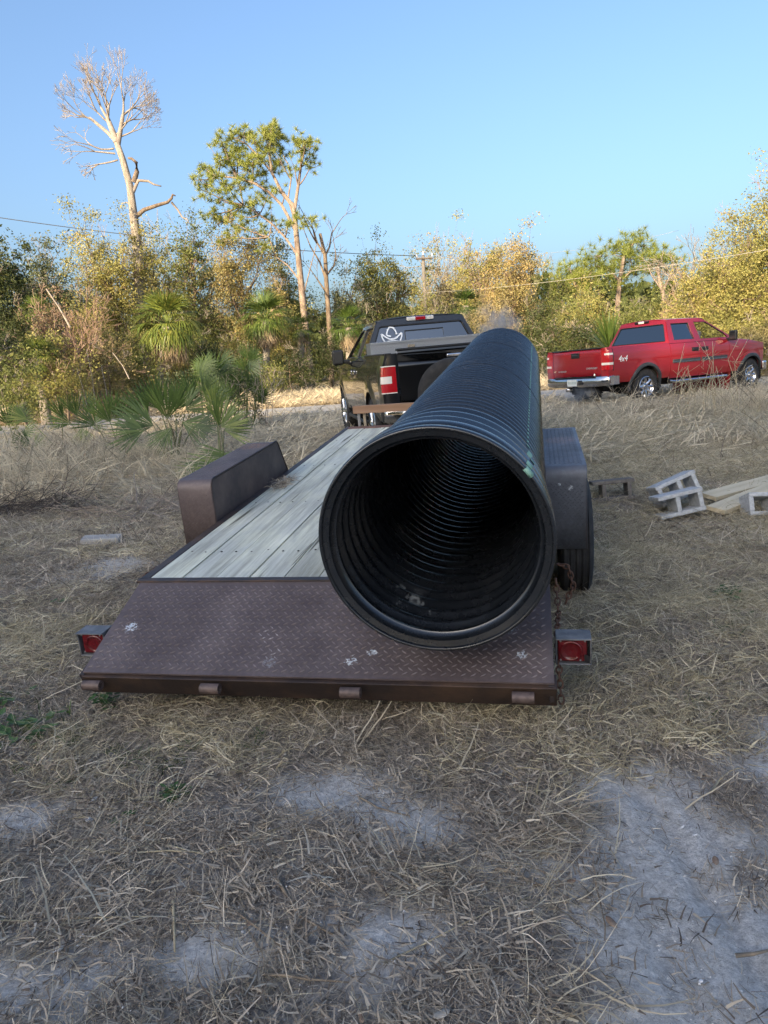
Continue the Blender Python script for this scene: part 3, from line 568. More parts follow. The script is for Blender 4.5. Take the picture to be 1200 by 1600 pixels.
# ------------------------------------------------------------------ dry grass, straw and litter (nobody could count it)
STRAW = leafmat('straw', [(.24, .20, .145), (.50, .42, .30), (.72, .62, .45), (.90, .80, .61)], transl=.4, rough=.6, nscale=3)
LITTER = leafmat('litter', [(.09, .07, .058), (.25, .205, .16), (.46, .385, .30), (.80, .70, .56)], transl=.2, rough=.8, nscale=3)
GRASSG = leafmat('grass_olive', [(.26, .22, .14), (.49, .42, .28), (.71, .62, .44), (.92, .83, .63)], transl=.4, rough=.6, nscale=3)
LAWN = leafmat('fresh_grass', [(.03, .06, .02), (.06, .10, .03), (.10, .15, .05), (.18, .2, .09)], transl=.25, nscale=3)
def strands(rg, n, rad, lmin, lmax, wd, lift, curl, flat=True, seg=4, wide=1.0, align=0):
    """n thin ribbons starting inside a disc; lift = mean start elevation (rad), curl = bending."""
    m = MB(); 
    for i in range(n):
        a = rg.rand()*6.28; r = rad*math.sqrt(rg.rand()); p = np.array([r*math.cos(a), r*math.sin(a), rg.rand()*.012]); L = rg.uniform(lmin, lmax); az = rg.rand()*6.28 if not align or rg.rand() < .25 else rg.normal()*align
        el = max(.0, lift+rg.normal()*.25); pts = []; k = rg.normal()*curl; ke = -abs(rg.normal())*curl*(1.2 if lift > .5 else .4)
        for s in range(seg+1):
            pts.append(p.copy()); p = p+np.array([math.cos(az)*math.cos(el), math.sin(az)*math.cos(el), math.sin(el)])*L/seg; az += k/seg+rg.normal()*.08; el += ke/seg+rg.normal()*.05
            if p[2] < .004: p[2] = .004+.004*rg.rand(); el = abs(el)*.5
        pts = np.array(pts); d = np.gradient(pts, axis=0); sd = np.cross(d, [0, 0, 1.]) if flat else np.cross(d, [math.cos(a+1), math.sin(a+1), .2]); sd /= np.linalg.norm(sd, axis=1)[:, None]+1e-6
        ww = (wd*(.4+1.7*rg.rand()**2)*np.linspace(1, .35, seg+1))[:, None]; sd = sd+np.array([0, 0, rg.normal()*.5])
        P = np.stack([pts-sd*ww, pts+sd*ww], 1); m.grid(P, rnd=float(np.clip(rg.rand()*.8+.1, 0, 1)))
    return m
PROTO = bpy.data.collections.new('straw_prototypes')
def proto(i, m, mt):
    o = m.build(f'proto_{i:02d}', mt, rnd=True); C.objects.unlink(o); PROTO.objects.link(o)
g_ = np.random.RandomState(11)
for i in range(3): proto(i, strands(g_, 34, .13, .04, .20, .0014, .10, .5, align=.45), STRAW)            # flat straw
for i in range(3, 6): proto(i, strands(g_, 64, .10, .010, .05, .0014, .15, .3, seg=2), LITTER)     # crumbs
for i in range(6, 9): proto(i, strands(g_, 44, .10, .06, .17, .0014, .6, 1.9, flat=False), GRASSG) # fine curly tufts
for i in range(9, 11): proto(i, strands(g_, 6, .2, .15, .5, .0022, .08, .35, seg=6), STRAW)         # long stems
for i in range(11, 13): proto(i, strands(g_, 46, .16, .35, .85, .0040, 1.05, 1.5, flat=False, seg=5), STRAW)  # tall arching clump
for i in range(13, 15): proto(i, strands(g_, 40, .4, .2, .6, .0065, .15, .8, seg=3, align=.6), STRAW)     # coarse matted straw, far
for i in range(15, 17): proto(i, strands(g_, 80, .35, .12, .4, .005, .8, 1.6, flat=False, seg=3), STRAW)   # coarse tufts, far
proto(17, strands(g_, 26, .06, .04, .10, .0020, .9, 1.2, flat=False), LAWN)                      # green tuft
for i in range(18, 20): proto(i, strands(g_, 30, .10, .05, .17, .0018, .2, .5, seg=3), LITTER)   # dark dead thatch
def crumbs(rg):
    m = MB()
    for i in range(46):
        c = np.array([rg.normal()*.07, rg.normal()*.07, .001]); r = rg.uniform(.0012, .0042)*(1+.8*(rg.rand() < .06)); v = np.array([[1, 0, 0], [0, 1, 0], [-1, 0, 0], [0, -1, 0], [0, 0, .8], [0, 0, -.6]])*r*(1+.3*rg.normal(size=(6, 3)))+c
        m.add(v, None, [[0, 1, 4], [1, 2, 4], [2, 3, 4], [3, 0, 4], [1, 0, 5], [2, 1, 5], [3, 2, 5], [0, 3, 5]], float(rg.rand()))
    return m
SANDC = leafmat('sand_crumb', [(.24, .22, .21), (.38, .36, .35), (.52, .50, .49), (.70, .68, .67)], transl=0, rough=.95, nscale=3)
for i in range(20, 22): proto(i, crumbs(g_), SANDC)
def scatter(name, label, P, idx, scl, tilt=.12, rg=g_):
    me = bpy.data.meshes.new(name); me.vertices.add(len(P)); me.vertices.foreach_set('co', P.astype(np.float32).ravel())
    a = me.attributes.new('rot', 'FLOAT_VECTOR', 'POINT'); rr = np.stack([rg.normal(size=len(P))*tilt, rg.normal(size=len(P))*tilt, fbm(P[:, 0]*.9+5, P[:, 1]*.9, 3)*11+rg.normal(size=len(P))*.45], -1); a.data.foreach_set('vector', rr.astype(np.float32).ravel())
    a = me.attributes.new('scl', 'FLOAT', 'POINT'); a.data.foreach_set('value', np.asarray(scl, np.float32))
    a = me.attributes.new('idx', 'INT', 'POINT'); a.data.foreach_set('value', np.asarray(idx, np.int32))
    o = bpy.data.objects.new(name, me); C.objects.link(o)
    nt = bpy.data.node_groups.new(name+'_nodes', 'GeometryNodeTree'); nt.interface.new_socket('Geometry', in_out='INPUT', socket_type='NodeSocketGeometry'); nt.interface.new_socket('Geometry', in_out='OUTPUT', socket_type='NodeSocketGeometry')
    n, l = nt.nodes, nt.links; gi = n.new('NodeGroupInput'); go = n.new('NodeGroupOutput'); ip = n.new('GeometryNodeInstanceOnPoints')
    ci = n.new('GeometryNodeCollectionInfo'); ci.inputs['Collection'].default_value = PROTO; ci.inputs['Separate Children'].default_value = True; ci.inputs['Reset Children'].default_value = True
    def na(nm, ty): q = n.new('GeometryNodeInputNamedAttribute'); q.data_type = ty; q.inputs['Name'].default_value = nm; return q.outputs['Attribute']
    l.new(gi.outputs[0], ip.inputs['Points']); l.new(ci.outputs[0], ip.inputs['Instance']); ip.inputs['Pick Instance'].default_value = True
    l.new(na('idx', 'INT'), ip.inputs['Instance Index']); l.new(na('rot', 'FLOAT_VECTOR'), ip.inputs['Rotation']); l.new(na('scl', 'FLOAT'), ip.inputs['Scale']); l.new(ip.outputs[0], go.inputs[0])
    md = o.modifiers.new('scatter', 'NODES'); md.node_group = nt
    return tag(o, label, None, kind='stuff')
def wedge(n, y0, y1, rg, a=.68, b=.9):
    y = np.sqrt(rg.rand(n)*(y1**2-y0**2)+y0**2); x = (rg.rand(n)*2-1)*(a*y+b); return x, y
def onroad(x, y): return (y > 20.9+.0014*(x+3)**2) & (y < 27.2+.0014*(x+3)**2)
def lay(n, y0, y1, dens, ids, s0, s1, dz=0.0, rg=g_, a=.68, b=.9):
    x, y = wedge(n, y0, y1, rg, a, b); k = rg.rand(n) < dens(x, y)*(1-.93*np.exp(-((x-4.0)/1.2)**4-((y-6.65+.25*(x-3.4))/.42)**2))*(1-.8*np.exp(-((x-2.62)/.35)**2-((y-6.1)/.3)**2))*(1-.9*np.exp(-((x-2.2)/.3)**2-((y-6.6)/.35)**2)); x, y = x[k], y[k]
    P = np.stack([x, y, H(x, y)+.017*(fbm(x*19, y*19, 4)-.45)*(y < 12)+dz], -1); return P, rg.choice(ids, len(x)), rg.uniform(s0, s1, len(x))
def join(*L): return np.vstack([q[0] for q in L]), np.concatenate([q[1] for q in L]), np.concatenate([q[2] for q in L])
fine = lambda x, y: np.clip(sst(.2, 1.6, x-.25*(y-3))*sst(2.0, 3.2, y)+.55*np.exp(-((y-2.75)/.28)**2)*(x > -1.5)*(x < 1.2)+.55*np.exp(-((x+2.3)/.7)**2-((y-4.2)/.8)**2), 0, 1)
deckz = lambda x, y: np.zeros_like(x)
near_l = join(
    lay(11000, .9, 5, lambda x, y: 1-.86*sand_mask(x, y), [3, 4, 5], .7, 1.4),
    lay(7000, 5, 10, lambda x, y: 1-.7*sand_mask(x, y), [3, 4, 5], 1.2, 2.2),
    lay(5200, .9, 5, lambda x, y: (1-sand_mask(x, y))**1.6*(.25+.75*(fbm(x*2+3, y*2, 3) > .47)), [0, 1, 2, 18, 19], .5, 1.2),
    lay(5200, 5, 10, lambda x, y: (1-.85*sand_mask(x, y)), [0, 1, 2, 18, 19], .9, 1.7),
    lay(1500, .9, 10, lambda x, y: (1-.88*sand_mask(x, y))*.8, [9, 10], .4, .95))
scatter('straw_litter', 'flattened dry straw and dark crumbs lying over the sandy ground', *near_l)
scatter('sand_crumbs', 'grains and small clods strewn over the bare grey sand', *lay(1500, .9, 4.5, lambda x, y: .25+.75*sand_mask(x, y), [20, 21], .4, .9))
fine_l = join(lay(7500, 1.8, 6, lambda x, y: fine(x, y)*(1-sand_mask(x, y))*(.45+.55*(fbm(x*1.6+2, y*1.6, 3) > .46)), [6, 7, 8], .7, 1.4), lay(9000, 6, 14, lambda x, y: np.clip(fine(x, y)+.15, 0, 1)*(1-.6*sand_mask(x, y)), [6, 7, 8], 1.1, 2.0))
scatter('dry_grass', 'fine curled olive brown grass, thickest right of the trailer', *fine_l)
tall = lambda x, y: np.clip(.75*np.exp(-((x+6.0)/2.4)**2-((y-11.6)/1.8)**2)+.9*np.exp(-((x+5.2)/1.5)**2-((y-10.2)/.9)**2)+.25*np.exp(-((x-7.5)/2.4)**2-((y-12.5)/2.2)**2), 0, 1)
scatter('tall_grass', 'tall arching dry grass heaped among the palmettos at left', *lay(5200, 7.5, 18, tall, [11, 12], .5, 1.1, a=.75))
far_l = join(lay(11000, 9, 20.5, lambda x, y: .9+0*x, [13, 14], .5, .95), lay(2600, 9, 20.5, lambda x, y: .2+.4*(fbm(x*.6, y*.6, 3) > .5), [15, 16], .25, .5),
             lay(9000, 20.5, 40, lambda x, y: ~onroad(x, y)*1., [13, 14, 15, 16], .9, 1.8), lay(3500, 26.5, 33, lambda x, y: ~onroad(x, y)*1., [15, 16], 1.0, 2.0))
scatter('meadow_straw', 'matted straw and tufts from the trucks to the far side of the road', *far_l)
green = join(lay(1500, 2.2, 5.0, lambda x, y: np.clip(1.1*np.exp(-((x+1.75)/.35)**2-((y-2.75)/.35)**2)+.9*np.exp(-((x+.95)/.3)**2-((y-2.65)/.16)**2)+.22*np.exp(-((x-1.9)/.7)**2-((y-3.2)/.7)**2), 0, 1), [17], .6, 1.2),
             lay(500, 5, 14, lambda x, y: .12+0*x, [17], .8, 1.6))
scatter('green_grass', 'scattered green blades, thickest left of the trailer tail', *green)

# weeds with leaves
WEED = leafmat('weed_green', [(.03, .07, .02), (.06, .12, .035), (.10, .17, .06), (.16, .22, .09)], transl=.25, nscale=3)
def weed(label, u, v, n, spread, lsz, hgt, seed):
    b = atz(u, v, 0); z = hz(b.x, b.y); root = thing('green_weed', label, 'weed', (b.x, b.y, z), 0, 'green weeds in the dry ground'); rg = np.random.RandomState(seed); S = MB(); L_ = MB()
    for i in range(n):
        a = rg.rand()*6.28; e = np.array([math.cos(a)*spread*rg.rand(), math.sin(a)*spread*rg.rand(), hgt*rg.uniform(.3, 1)]); S.tube(bez(np.zeros(3), e*np.array([.4, .4, 1]), e, 4), .0015, 3, cap=False)
        for j in range(4):
            c = e*(.5+.17*j); a2 = a+rg.normal()*.9; d = np.array([math.cos(a2), math.sin(a2), .2*rg.normal()]); s = np.cross(d, [0, 0, 1.]); s /= np.linalg.norm(s); L2 = lsz*rg.uniform(.6, 1.2)
            L_.add([c, c+d*L2*.5+s*L2*.28, c+d*L2, c+d*L2*.5-s*L2*.28, c+d*L2*.5-np.array([0, 0, L2*.08])], None, [[0, 4, 1], [1, 4, 2], [2, 4, 3], [3, 4, 0]], rg.rand()*.7+.15)
    S.build('stems', M_STALK, root); L_.build('leaves', WEED, root, rnd=True)
weed('leafy green weed in the grass right of the trailer tail light', 1130, 935, 9, .10, .05, .09, 1)
weed('small green sprig below the leafy weed at right', 1158, 962, 4, .07, .035, .05, 2)
weed('bushy little green weed in the straw below the left of the trailer', 272, 1245, 22, .05, .03, .05, 3)
weed('broad leaved green weeds at the left edge', 30, 1150, 16, .22, .075, .09, 4)
weed('single green leaf left of the bushy weed', 190, 1280, 2, .04, .045, .03, 5)
weed('green weed hanging under the left corner of the trailer beam', 160, 1105, 10, .09, .05, .10, 6)
weed('low green weed in front of the red pickup', 1060, 632, 14, .25, .12, .16, 7)
weed('two green leaves in the straw left of the dovetail', 92, 940, 3, .06, .06, .07, 8)
weed('grey green sprig at the left edge below the light box', 20, 1080, 8, .16, .05, .07, 9)

# fallen sticks, stalks, leaves and white litter, each one by itself
STK = mat('stick_bark', (.16, .12, .085), .9, noise=(20, (.30, .24, .17), .4, .65, (1, 1, 1)), bump=(60, .5, .002, U1))
REED = mat('straw_stalk', (.36, .29, .18), .75, noise=(20, (.50, .43, .29), .4, .65, U1))
def gstick(name, label, pix, r, mt, dz=.012, cat='stick', grp=None):
    pts = []
    for u, v in pix: p = atz(u, v, 0); p = atz(u, v, hz(p.x, p.y)+dz); pts.append(p)
    pts = np.array([tuple(p) for p in pts]); d = [pts[0]]
    for a, b in zip(pts[:-1], pts[1:]): d += [(a+b)/2+rs.normal(size=3)*.003, b]
    stick(name, label, d, r, mt, cat, grp, 6)
ST = [([(362, 1218), (372, 1230)], .004, 0, 'curved brown twig below the middle of the trailer'), ([(432, 1372), (470, 1432), (520, 1460)], .006, 0, 'bent dark stick in the lower middle'), ([(270, 1408), (273, 1487)], .005, 1, 'short pale stalk pointing at the camera'), ([(260, 1320), (320, 1335), (440, 1292)], .0035, 1, 'long bent straw in the left foreground'),
      ([(775, 1357), (815, 1370), (862, 1388)], .006, 0, 'split brown stick right of centre'), ([(705, 1385), (760, 1378), (795, 1360)], .004, 0, 'thin stick touching the split brown stick'), ([(125, 1325), (200, 1333), (325, 1332)], .004, 1, 'long thin stalk in the left foreground straw'), ([(140, 1328), (195, 1365)], .0035, 1, 'short pale straw crossing the long thin stalk'),
      ([(300, 1390), (370, 1425), (440, 1480)], .005, 0, 'thin dark stick pointing to the lower right'), ([(410, 1522), (480, 1530), (545, 1535)], .004, 0, 'reddish twig near the bottom edge'), ([(0, 1438), (120, 1435), (280, 1432)], .0028, 1, 'very long straw reaching in from the left edge'), ([(930, 1375), (940, 1420), (945, 1470)], .003, 0, 'thin dark twig on the bare sand'),
      ([(600, 1505), (720, 1445), (830, 1400)], .003, 1, 'long pale straw running up to the right'), ([(1110, 1238), (1140, 1205), (1160, 1200)], .004, 1, 'pale chip of stalk at right'), ([(1150, 1493), (1200, 1485)], .006, 0, 'grey stick entering from the right edge'), ([(830, 1120), (860, 1128), (895, 1145)], .006, 0, 'dark curved stick under the right end of the beam'),
      ([(1010, 1005), (1020, 1014), (1030, 1000)], .003, 1, 'pale broken stalk right of the tail light'), ([(920, 945), (1000, 925), (1020, 900)], .004, 0, 'thin vine lying right of the trailer wheel'), ([(1045, 925), (1075, 938), (1110, 925)], .005, 0, 'curved twig beside the leafy green weed'), ([(1125, 722), (1130, 690), (1134, 680)], .006, 0, 'thin dark twig standing above the concrete blocks'),
      ([(20, 870), (60, 855), (118, 838)], .012, 1, 'pale split branch lying at left'), ([(140, 812), (144, 790), (146, 783)], .008, 1, 'white broken twig standing up at left'), ([(0, 800), (60, 795), (120, 805)], .03, 0, 'dark weathered branch at the left edge'), ([(60, 752), (130, 748), (285, 738)], .012, 1, 'long pale stalk left of the fender'),
      ([(445, 1160), (495, 1155), (535, 1157)], .0035, 1, 'straight yellow straw under the trailer beam'), ([(1060, 590), (1100, 600), (1180, 570)], .012, 1, 'pale dead stalk in the weeds beside the red pickup'), ([(225, 1290), (255, 1265), (320, 1240)], .006, 1, 'frayed pale stalk in the left foreground')]
for pix, r, k, lb in ST:
    if lb.startswith('curved brown twig'): pix = [(560, 1245), (590, 1262), (640, 1275)]
    gstick('stalk' if k else 'stick', lb, pix, r, REED if k else STK, cat='stalk' if k else 'stick', grp='stalks and sticks lying on the ground')
for q in range(26):     # dead weed stalks standing by the red pickup
    u = [1045, 1062, 1075, 1090, 1100, 1108, 1112, 1125, 1140, 1150, 1160, 1172, 1180, 1190, 1070, 1118][q % 16]+rs.normal()*4; Y = rs.uniform(10.5, 13.5); x = at(u, 630, Y).x; z = hz(x, Y); hgt = rs.uniform(.35, .9) if q % 5 else 1.25
    pts = np.array([[x, Y, z]]+[[x+rs.normal()*.10*t+.1*t*rs.normal(), Y+rs.normal()*.05, z+hgt*t] for t in (.35, .7, 1)])
    S = MB(); o = pts[0]; S.tube(pts-o, [.007, .006, .005, .003], 4); 
    for b in range(4):
        t = rs.uniform(.3, .9); c = (pts[1]*(1-t)+pts[3]*t)-o; S.tube([c, c+np.array([rs.normal()*.12, rs.normal()*.1, rs.uniform(.02, .18)])], [.004, .002], 3, cap=False)
    ob = S.build('dry_weed', REED, smooth=True); ob.location = o; tag(ob, 'leafless dry weed stalk standing in front of the red pickup', 'weed', 'dry weed stalks in front of the red pickup')
DEADLEAF = mat('dead_leaf', (.20, .12, .075), .7, noise=(30, (.34, .24, .16), .4, .65, U1)); PALEL = mat('pale_leaf', (.38, .33, .27), .7, noise=(30, (.5, .45, .38), .4, .65, U1)); WHITE = mat('white_chip', (.62, .62, .64), .8, noise=(40, (.75, .75, .77), .4, .6, U1))
def gleaf(label, u, v, sz, mt, name='dead_leaf', cat='leaf', grp='fallen leaves'):
    p = atz(u, v, 0); p = atz(u, v, hz(p.x, p.y)+.016); M = MB(); a = rs.rand()*6.28; ca, sa = math.cos(a), math.sin(a); R2 = np.array([[ca, -sa, 0], [sa, ca, 0], [0, 0, 1]])
    t = np.linspace(-1, 1, 7); wv = .45*np.sqrt(np.clip(1-t*t, 0, 1)); P = np.stack([np.stack([t, -wv, .18*wv+.12*t*t], -1), np.stack([t, 0*t, .1*t*t], -1), np.stack([t, wv, .22*wv+.1*t*t], -1)])*sz/2
    M.grid(P@R2.T); o = M.build(name, mt, smooth=True, solid=.001); o.location = p; tag(o, label, cat, grp)
for lb, u, v, s, mt in (('curled brown leaf on the bare sand at right', 955, 1441, .045, DEADLEAF), ('pinkish leaf in the straw under the pipe', 795, 1215, .03, DEADLEAF), ('grey oval leaf near the bottom edge', 690, 1585, .045, PALEL), ('small tan leaf in the middle foreground', 392, 1443, .03, DEADLEAF), ('crumpled pale leaf in the left foreground', 315, 1432, .05, PALEL),
                     ('round pale leaf right of centre', 883, 1312, .025, PALEL), ('brown leaf left of the round pale leaf', 845, 1297, .03, DEADLEAF), ('reddish leaf right of the middle', 893, 1377, .035, DEADLEAF), ('tan leaf in the lower left straw', 565, 1590, .03, DEADLEAF), ('dark leaf under the trailer beam', 1118, 1345, .04, DEADLEAF), ('dark oval leaf on the sand at lower left', 95, 1478, .05, PALEL)):
    gleaf(lb, u, v, s, mt)
for lb, u, v, s in (('largest white chip at left below the trailer', 120, 1200, .035), ('upright white chip in the left foreground', 142, 1282, .04), ('small white flake between the two white chips', 146, 1250, .025), ('tiny white shell on the sand at right', 1066, 1292, .012), ('white shell at the end of the sand patch', 1086, 1304, .012), ('white pebble low on the right sand', 1095, 1533, .012)):
    p = atz(u, v, 0); p = atz(u, v, hz(p.x, p.y)+.008); bm = bmesh.new(); bmesh.ops.create_icosphere(bm, subdivisions=2, radius=s/2)
    for q in bm.verts: q.co = Vector((q.co.x*1.2, q.co.y*.8, q.co.z*.5))*(1+.35*rs.normal()*.5)
    me = bpy.data.meshes.new('white_chip'); bm.to_mesh(me); bm.free(); me.materials.append(WHITE); o = bpy.data.objects.new('white_chip', me); C.objects.link(o); o.location = p; o.rotation_euler = (rs.rand(), rs.rand(), rs.rand()*6); tag(o, lb, 'chip', 'white chips on the ground')

# ------------------------------------------------------------------ utility pole and wires
def pole():
    Y = 50; b = at(668, 560, Y); g = hz(b.x, Y); root = thing('utility_pole', 'wooden utility pole with one crossarm behind the black pickup', 'utility pole', (b.x, Y, g)); o = np.array(root.location)
    t = np.array(at(661, 399, Y))-o; W = mat('pole_wood', (.12, .10, .09), .9, noise=(3, (.22, .20, .18), .4, .65, (1, 1, .1)))
    m = MB(); m.tube([(0, 0, -.2), t*.5*np.array([1, 1, 1]), t], [.15, .13, .11], 10); m.build('pole', W, root, smooth=True)
    a = np.array(at(650, 404.5, Y-.2))-o; b_ = np.array(at(676, 403, Y-.2))-o; m = MB(); m.tube([a, b_], [.07, .07], 4); m.build('crossarm', W, root)
    for k, (u, v) in enumerate(((651, 402), (661, 398), (675, 400.5))):
        c = np.array(at(u, v, Y-.2))-o; m = MB(); m.lathe([(0, .03), (.05, .06), (.1, .04), (.16, .05), (.2, .02)], c, 'z', 10); m.build('insulator', WHITE, root, smooth=True)
    for (u, v, u2, v2) in ((665, 440, 690, 480),):
        m = MB(); m.tube([np.array(at(u, v, Y))-o, np.array(at(u2+20, 500, Y-4))-o], [.012, .012], 4); m.build('guy_wire', W, root)
pole()
WIRE = mat('wire_dark', (.05, .05, .055), .6); WIREL = mat('wire_painted_lit', (.45, .42, .36), .5)  # second wire colour is paler: sunlight on the line is put into it
def wire(label, a, b, sag, r, mt):
    a, b = np.array(a), np.array(b); t = np.linspace(0, 1, 30)[:, None]; p = a*(1-t)+b*t; p[:, 2] -= (4*sag*t*(1-t))[:, 0]; o = a; m = MB(); m.tube(p-o, r, 5); ob = m.build('power_line', mt, smooth=True); ob.location = o; tag(ob, label, 'wire', 'power lines')
wire('dark power line running left from the pole top', at(661, 400, 50), at(-60, 331, 44), .45, .022, WIRE)
wire('sunlit power line rising from the pole to the upper right', at(669, 457, 50), at(1260, 380, 25), .25, .010, WIREL)
wire('faint upper line leaving the pole crossarm to the right', at(675, 402, 50), at(1060, 360, 60), .6, .010, WIREL)

# ------------------------------------------------------------------ TRAILER (local: a right, b forward from the deck break, c up from the deck)
YAW, TP, TR = .2141, .0821, -.0043; OT = Vector((-1.2592, 3.6334, .4754))
MT = Matrix.Rotation(-YAW, 4, 'Z')@Matrix.Rotation(TP, 4, 'X')@Matrix.Rotation(TR, 4, 'Y'); MT.translation = OT
CB = .62                                    # the empty sits at ground level under the deck
MTB = MT@Matrix.Translation((0, 0, -CB))
def rusty(name, base, rust, lo=.42, hi=.68, sc=5, rough=.55, bumpd=.002, metal=.25):
    m = mat(name, base, rough, metal=metal, noise=(sc, rust, lo, hi, U1), bump=(70, .35, bumpd, U1)); return m
M_PLATE = None
def platemat(name, base, worn, scuffs):
    m = bpy.data.materials.new(name); m.use_nodes = True; n = m.node_tree.nodes; l = m.node_tree.links; b = n['Principled BSDF']; b.inputs['Roughness'].default_value = .5; b.inputs['Metallic'].default_value = .15
    tc = n.new('ShaderNodeTexCoord')
    def noise(sc, det=7, ro=.6): t = n.new('ShaderNodeTexNoise'); t.inputs['Scale'].default_value = sc; t.inputs['Detail'].default_value = det; t.inputs['Roughness'].default_value = ro; l.new(tc.outputs['Object'], t.inputs['Vector']); return t.outputs['Fac']
    def ramp(f, p0, p1, c0, c1): r = n.new('ShaderNodeValToRGB'); r.color_ramp.elements[0].position = p0; r.color_ramp.elements[1].position = p1; r.color_ramp.elements[0].color = (*c0, 1); r.color_ramp.elements[1].color = (*c1, 1); l.new(f, r.inputs[0]); return r.outputs[0]
    col = ramp(noise(3.2), .35, .7, base, worn)
    col2 = ramp(noise(45, 4), .45, .75, (0, 0, 0), (1, 1, 1)); mx = n.new('ShaderNodeMix'); mx.data_type = 'RGBA'; mx.blend_type = 'MULTIPLY'; mx.inputs[0].default_value = .25; l.new(col, mx.inputs[6]); l.new(col2, mx.inputs[7]); col = mx.outputs[2]
    for (cx, cy, cz, r_, cc) in scuffs:       # bare metal and grey paint scuffs, plus tinted patches, of their own shape
        v = n.new('ShaderNodeVectorMath'); v.operation = 'DISTANCE'; l.new(tc.outputs['Object'], v.inputs[0]); v.inputs[1].default_value = (cx, cy, cz)
        mr = n.new('ShaderNodeMapRange'); mr.inputs[1].default_value = r_*.3; mr.inputs[2].default_value = r_; mr.inputs[3].default_value = .16; mr.inputs[4].default_value = -.3; l.new(v.outputs['Value'], mr.inputs[0])
        ad = n.new('ShaderNodeMath'); ad.operation = 'ADD'; l.new(mr.outputs[0], ad.inputs[0]); l.new(noise(75+cx*7, 5, .7), ad.inputs[1])
        k = ramp(ad.outputs[0], .62, .70, (0, 0, 0), (1, 1, 1)); x = n.new('ShaderNodeMix'); x.data_type = 'RGBA'; l.new(k, x.inputs[0]); l.new(col, x.inputs[6]); x.inputs[7].default_value = (*cc, 1); col = x.outputs[2]
    l.new(col, b.inputs['Base Color'])
    rr = n.new('ShaderNodeMapRange'); rr.inputs[3].default_value = .35; rr.inputs[4].default_value = .7; l.new(noise(6), rr.inputs[0]); l.new(rr.outputs[0], b.inputs['Roughness'])
    bp = n.new('ShaderNodeBump'); bp.inputs['Strength'].default_value = .25; bp.inputs['Distance'].default_value = .002; l.new(noise(80), bp.inputs['Height']); l.new(bp.outputs[0], b.inputs['Normal'])
    return m
def lugs(m, O, U, V, nu, nv, N, pitch=.030, L=.021, wd=.0045, h=.0016, off=0):
    """raised bars of a checker plate on the rectangle O + U*[0,nu] + V*[0,nv], alternating at right angles"""
    O, U, V, N = map(lambda q: np.array(q, float), (O, U, V, N)); pu, pv = int(nu/pitch), int(nv/(pitch*.62)); I, J = np.meshgrid(np.arange(pu), np.arange(pv)); I = I.ravel(); J = J.ravel()
    cu = (I+.5+.5*(J % 2))*pitch; cv = (J+.5)*pitch*.62; k = cu < nu-.01; cu, cv, I, J = cu[k], cv[k], I[k], J[k]
    ang = np.where(J % 2 == 0, math.radians(35), math.radians(-40)); du = np.cos(ang)*L/2; dv = np.sin(ang)*L/2; su = -np.sin(ang)*wd/2; sv = np.cos(ang)*wd/2
    def P(a, b, c): return O+a[:, None]*U+b[:, None]*V+c*N
    v = np.stack([P(cu-du, cv-dv, -.0004), P(cu+su, cv+sv, -.0004), P(cu+du, cv+dv, -.0004), P(cu-su, cv-sv, -.0004), P(cu-du*.55, cv-dv*.55, h), P(cu+du*.55, cv+dv*.55, h)], 1)
    n = len(cu); b = np.arange(n)[:, None]*6; f = np.array([[0, 3, 4], [4, 3, 5], [5, 3, 2], [2, 1, 5], [5, 1, 4], [4, 1, 0]]); m.add(v.reshape(-1, 3), None, (b[:, None]+f[None]).reshape(-1, 3))
